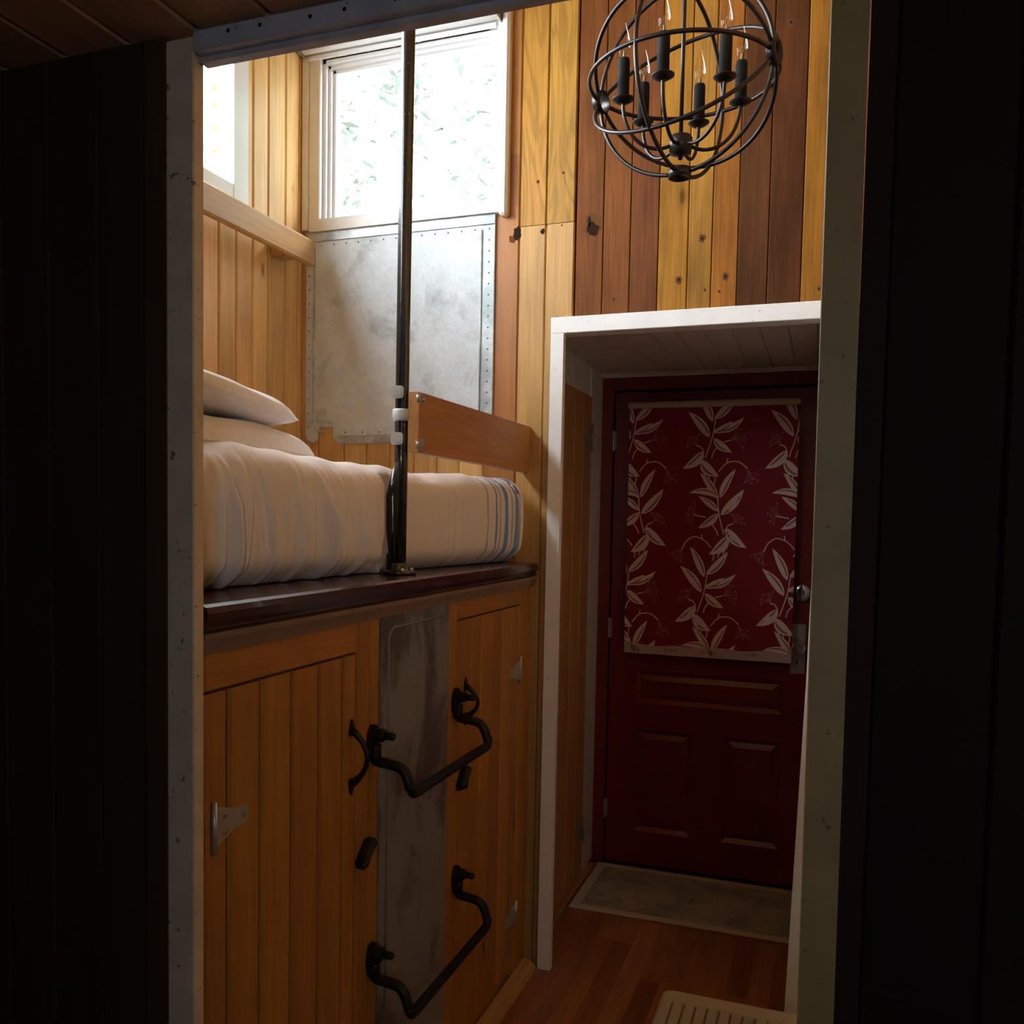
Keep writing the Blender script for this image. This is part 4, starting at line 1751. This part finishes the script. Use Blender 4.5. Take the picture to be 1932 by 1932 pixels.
for k in range(6):
    t = math.radians(-12 + 60 * k)
    d = rh * math.cos(t) - vh * math.sin(t)
    q = MB()
    ctrl = [(.018, -.130), (.045, -.137), (.075, -.130), (.100, -.108), (.114, -.075), (.117, -.047)]
    pts = []
    for i in range(len(ctrl) - 1):
        p0, p1, p2, p3 = ctrl[max(i - 1, 0)], ctrl[i], ctrl[i + 1], ctrl[min(i + 2, len(ctrl) - 1)]
        for j in range(4):
            s_ = j / 4
            pts.append(tuple(.5 * (2 * p1[e] + (p2[e] - p0[e]) * s_ + (2 * p0[e] - 5 * p1[e] + 4 * p2[e] - p3[e]) * s_ * s_ + (3 * p1[e] - p0[e] - 3 * p2[e] + p3[e]) * s_ ** 3) for e in (0, 1)))
    pts.append(ctrl[-1])
    q.tube([CC + d * a + UP * b_ for a, b_ in pts], .0037, 10)
    arm_ = q.build('candle_arm', ['bronze'], ch)
    base = CC + d * .117 + UP * -.050
    q = MB()
    q.lathe([(.004, 0), (.012, .001), (.0215, .007), (.022, .009), (.012, .006), (.010, .010)], base, UP, 22)
    q.build('drip_cup', ['bronze'], arm_)
    q = MB()
    q.lathe([(.0105, .006), (.0118, .008), (.0118, .080), (.0105, .086), (.007, .087)], base, UP, 18)
    q.build('candle_sleeve', ['sleeve'], arm_)
    q = MB()
    bp = [(.0062, .086), (.0075, .090), (.0110, .098), (.0128, .108), (.0122, .118), (.0095, .130), (.0060, .142), (.0030, .151), (.0018, .156), (.0006, .160)]
    q.m = 0
    q.lathe(bp, base, UP, 18)
    q.m = 1
    q.lathe([(.0025, .086), (.0022, .100), (.0008, .102)], base, UP, 8)
    q.tube([base + UP * .100 + d * .002, base + UP * .112 + d * .004, base + UP * .118, base + UP * .112 - d * .004, base + UP * .100 - d * .002], .0004, 6)
    q.build('bulb', ['bulb', 'fila'], arm_)

# ================================================================== FLOOR THINGS
# mat at the door
mb = MB()
mx0, mx1, my0, my1 = -.862, -.018, 3.285, 3.765
mb.m = 0
mb.box(mx0 + .035, mx1 - .035, my0 + .035, my1 - .035, .0015, .0068)
mb.m = 1
for a, b_, c_, d_ in ((mx0, mx1, my0, my0 + .035), (mx0, mx1, my1 - .035, my1), (mx0, mx0 + .035, my0 + .035, my1 - .035), (mx1 - .035, mx1, my0 + .035, my1 - .035)):
    mb.box(a, b_, c_, d_, .001, .0085, .002)
tag(mb.build('door_mat', ['mat', 'matb']), 'faded grey mat with a pale border on the floor at the red door', 'mat')

# boot tray
tr = thing('boot_tray', (-.15, 2.5, 0), 'ribbed grey boot tray on the wooden floor', 'tray')
mb = MB()
tx0, tx1, ty0, ty1 = -.425, .34, 2.16, 2.775


def rrect(x0, x1, y0, y1, r, n=6):
    out = []
    for cx_, cy_, a0 in ((x1 - r, y1 - r, 0), (x0 + r, y1 - r, 90), (x0 + r, y0 + r, 180), (x1 - r, y0 + r, 270)):
        for i in range(n + 1):
            a = math.radians(a0 + 90 * i / n)
            out.append((cx_ + r * math.cos(a), cy_ + r * math.sin(a)))
    return out


lv = [(0, .002, .030), (.004, .0245, .030), (.010, .028, .030), (.018, .027, .026), (.030, .012, .022), (.034, .008, .018)]
rings = [[(a, b_, z) for a, b_ in rrect(tx0 + ins, tx1 - ins, ty0 + ins, ty1 - ins, r)] for ins, z, r in lv]
rings.insert(0, [(a, b_, .0015) for a, b_ in rrect(tx0 + .01, tx1 - .01, ty0 + .01, ty1 - .01, .026)])
nn = len(rings[0])
o0 = len(mb.v)
for rg in rings:
    mb.v += rg
for i in range(len(rings) - 1):
    for j in range(nn):
        mb.face((o0 + i * nn + j, o0 + i * nn + (j + 1) % nn, o0 + (i + 1) * nn + (j + 1) % nn, o0 + (i + 1) * nn + j), True)
mb.face([o0 + j for j in range(nn)][::-1])
mb.m = 1
mb.face([o0 + (len(rings) - 1) * nn + j for j in range(nn)])
mb.build('rim', ['trayr', 'trayg'], tr)
mb = MB()
x_ = tx0 + .040
while x_ < tx1 - .05:
    mb.box(x_, x_ + .0285, ty0 + .045, ty1 - .045, .006, .0125, .003)
    x_ += .034
mb.box(tx0 + .036, tx1 - .036, ty1 - .047, ty1 - .036, .006, .0125, .002)
mb.box(tx0 + .036, tx1 - .036, ty0 + .036, ty0 + .047, .006, .0125, .002)
mb.build('ribs', ['trayr'], tr)

# dark knot in the guard board
# small brass hook on top of the recess frame
mb = MB()
p = at(1049, 598, Y=YP)
mb.tube([(p.x, YF - .004, p.z + .004), (p.x, YF - .018, p.z + .003), (p.x - .003, YF - .020, p.z + .016)], .0014, 8)
mb.lathe([(.004, 0), (.003, .004)], (p.x, YF + .0, p.z + .004), (0, -1, 0), 10)
tag(mb.build('brass_hook', ['plate']), 'tiny brass hook screwed in above the left corner of the white frame', 'hook')

# ================================================================== OUTSIDE
mb = MB()
mb.cur = (.20, .10, .06)
mb.box(-2.3, .9, 2.925, 3.48, 3.39, 3.44, .004)  # unseen eave, added to block steep sky above the far window
struct(mb.build('sky_block_eave', ['shed']))
mb = MB()
mb.box(-14, 9, 3.95, 20, -.7, -.6)
mb.box(-14, -1.9, -6, 3.95, -.7, -.6)
struct(mb.build('ground', ['ground']))
mb = MB()
rh_ = random.Random(3)
mb.grid([[(-26 + i * .9, 14 + j * .55 + rh_.uniform(-.4, .4), -.7 + j * .85 + rh_.uniform(-.35, .35) + .8 * math.sin(i * .7 + j)) for i in range(60)] for j in range(36)], False)  # hill added behind the trees to cut sky light through the far window
struct(mb.build('sky_block_hill', ['leaf']))


def tree(x, y, h, r, seed, mat, label):
    rn = random.Random(seed)
    t = thing('tree', (x, y, -.6), label, 'tree', 'trees outside the bunk window')
    q = MB()
    q.tube([(x, y, -.6), (x + .1, y, h * .3), (x, y + .1, h * .7), (x + .1, y, h)], [.16, .13, .08, .02], 10)
    for k in range(9):
        a = rn.uniform(0, 6.28)
        z0 = h * rn.uniform(.25, .8)
        q.tube([(x, y, z0), (x + math.cos(a) * r * .5, y + math.sin(a) * r * .5, z0 + .35), (x + math.cos(a) * r * .9, y + math.sin(a) * r * .9, z0 + .5)], [.05, .03, .01], 6)
    q.build('trunk', ['bark'], t)
    q = MB()
    for k in range(5200):
        a, b_ = rn.uniform(0, 6.28), rn.uniform(-1, 1)
        rr = r * rn.uniform(.35, 1) ** .6
        s_ = math.sqrt(1 - b_ * b_)
        p = Vector((x + rr * s_ * math.cos(a), y + rr * s_ * math.sin(a), h * .62 + rr * b_ * h * .5 / r))
        d1 = Vector((rn.uniform(-1, 1), rn.uniform(-1, 1), rn.uniform(-1, 1))).normalized()
        d2 = d1.cross(Vector((rn.uniform(-1, 1), rn.uniform(-1, 1), rn.uniform(-1, 1)))).normalized()
        l, w_ = rn.uniform(.05, .09), rn.uniform(.02, .035)
        q.add([p - d1 * l, p + d2 * w_, p + d1 * l, p - d2 * w_], [(0, 1, 2, 3)])
    f = q.build('foliage', [mat], t)


tree(-3.2, 7.2, 6.2, 1.45, 1, 'leaf', 'pale leafy tree seen through the bunk window, leftmost of three')
tree(-4.9, 11.2, 7.8, 1.6, 2, 'leaf', 'tall pale leafy tree seen in the middle of the bunk window')
tree(-6.9, 8.0, 7.0, 1.6, 3, 'leaf2', 'leafy tree beyond the window, farthest to the side')
# shed seen through the side window
sh_ = thing('shed', (-3.6, 5.35, -.6), 'dark green shed with a red-brown fascia glimpsed through the side window', 'shed')
mb = MB()
z = -.6
while z < 4.25:
    mb.cur = jit((.032, .038, .010), .2)
    mb.box(-4.03, -3.2, 5.3, 5.4, z, z + .14, .01)
    z += .15
mb.build('siding', ['shed'], sh_)
mb = MB()
mb.cur = (.040, .012, .007)
for z in (4.30, 4.47, 4.64, 4.81):
    mb.box(-4.04, -3.15, 5.28, 5.42, z, z + .16, .01)
mb.build('fascia', ['shed'], sh_)
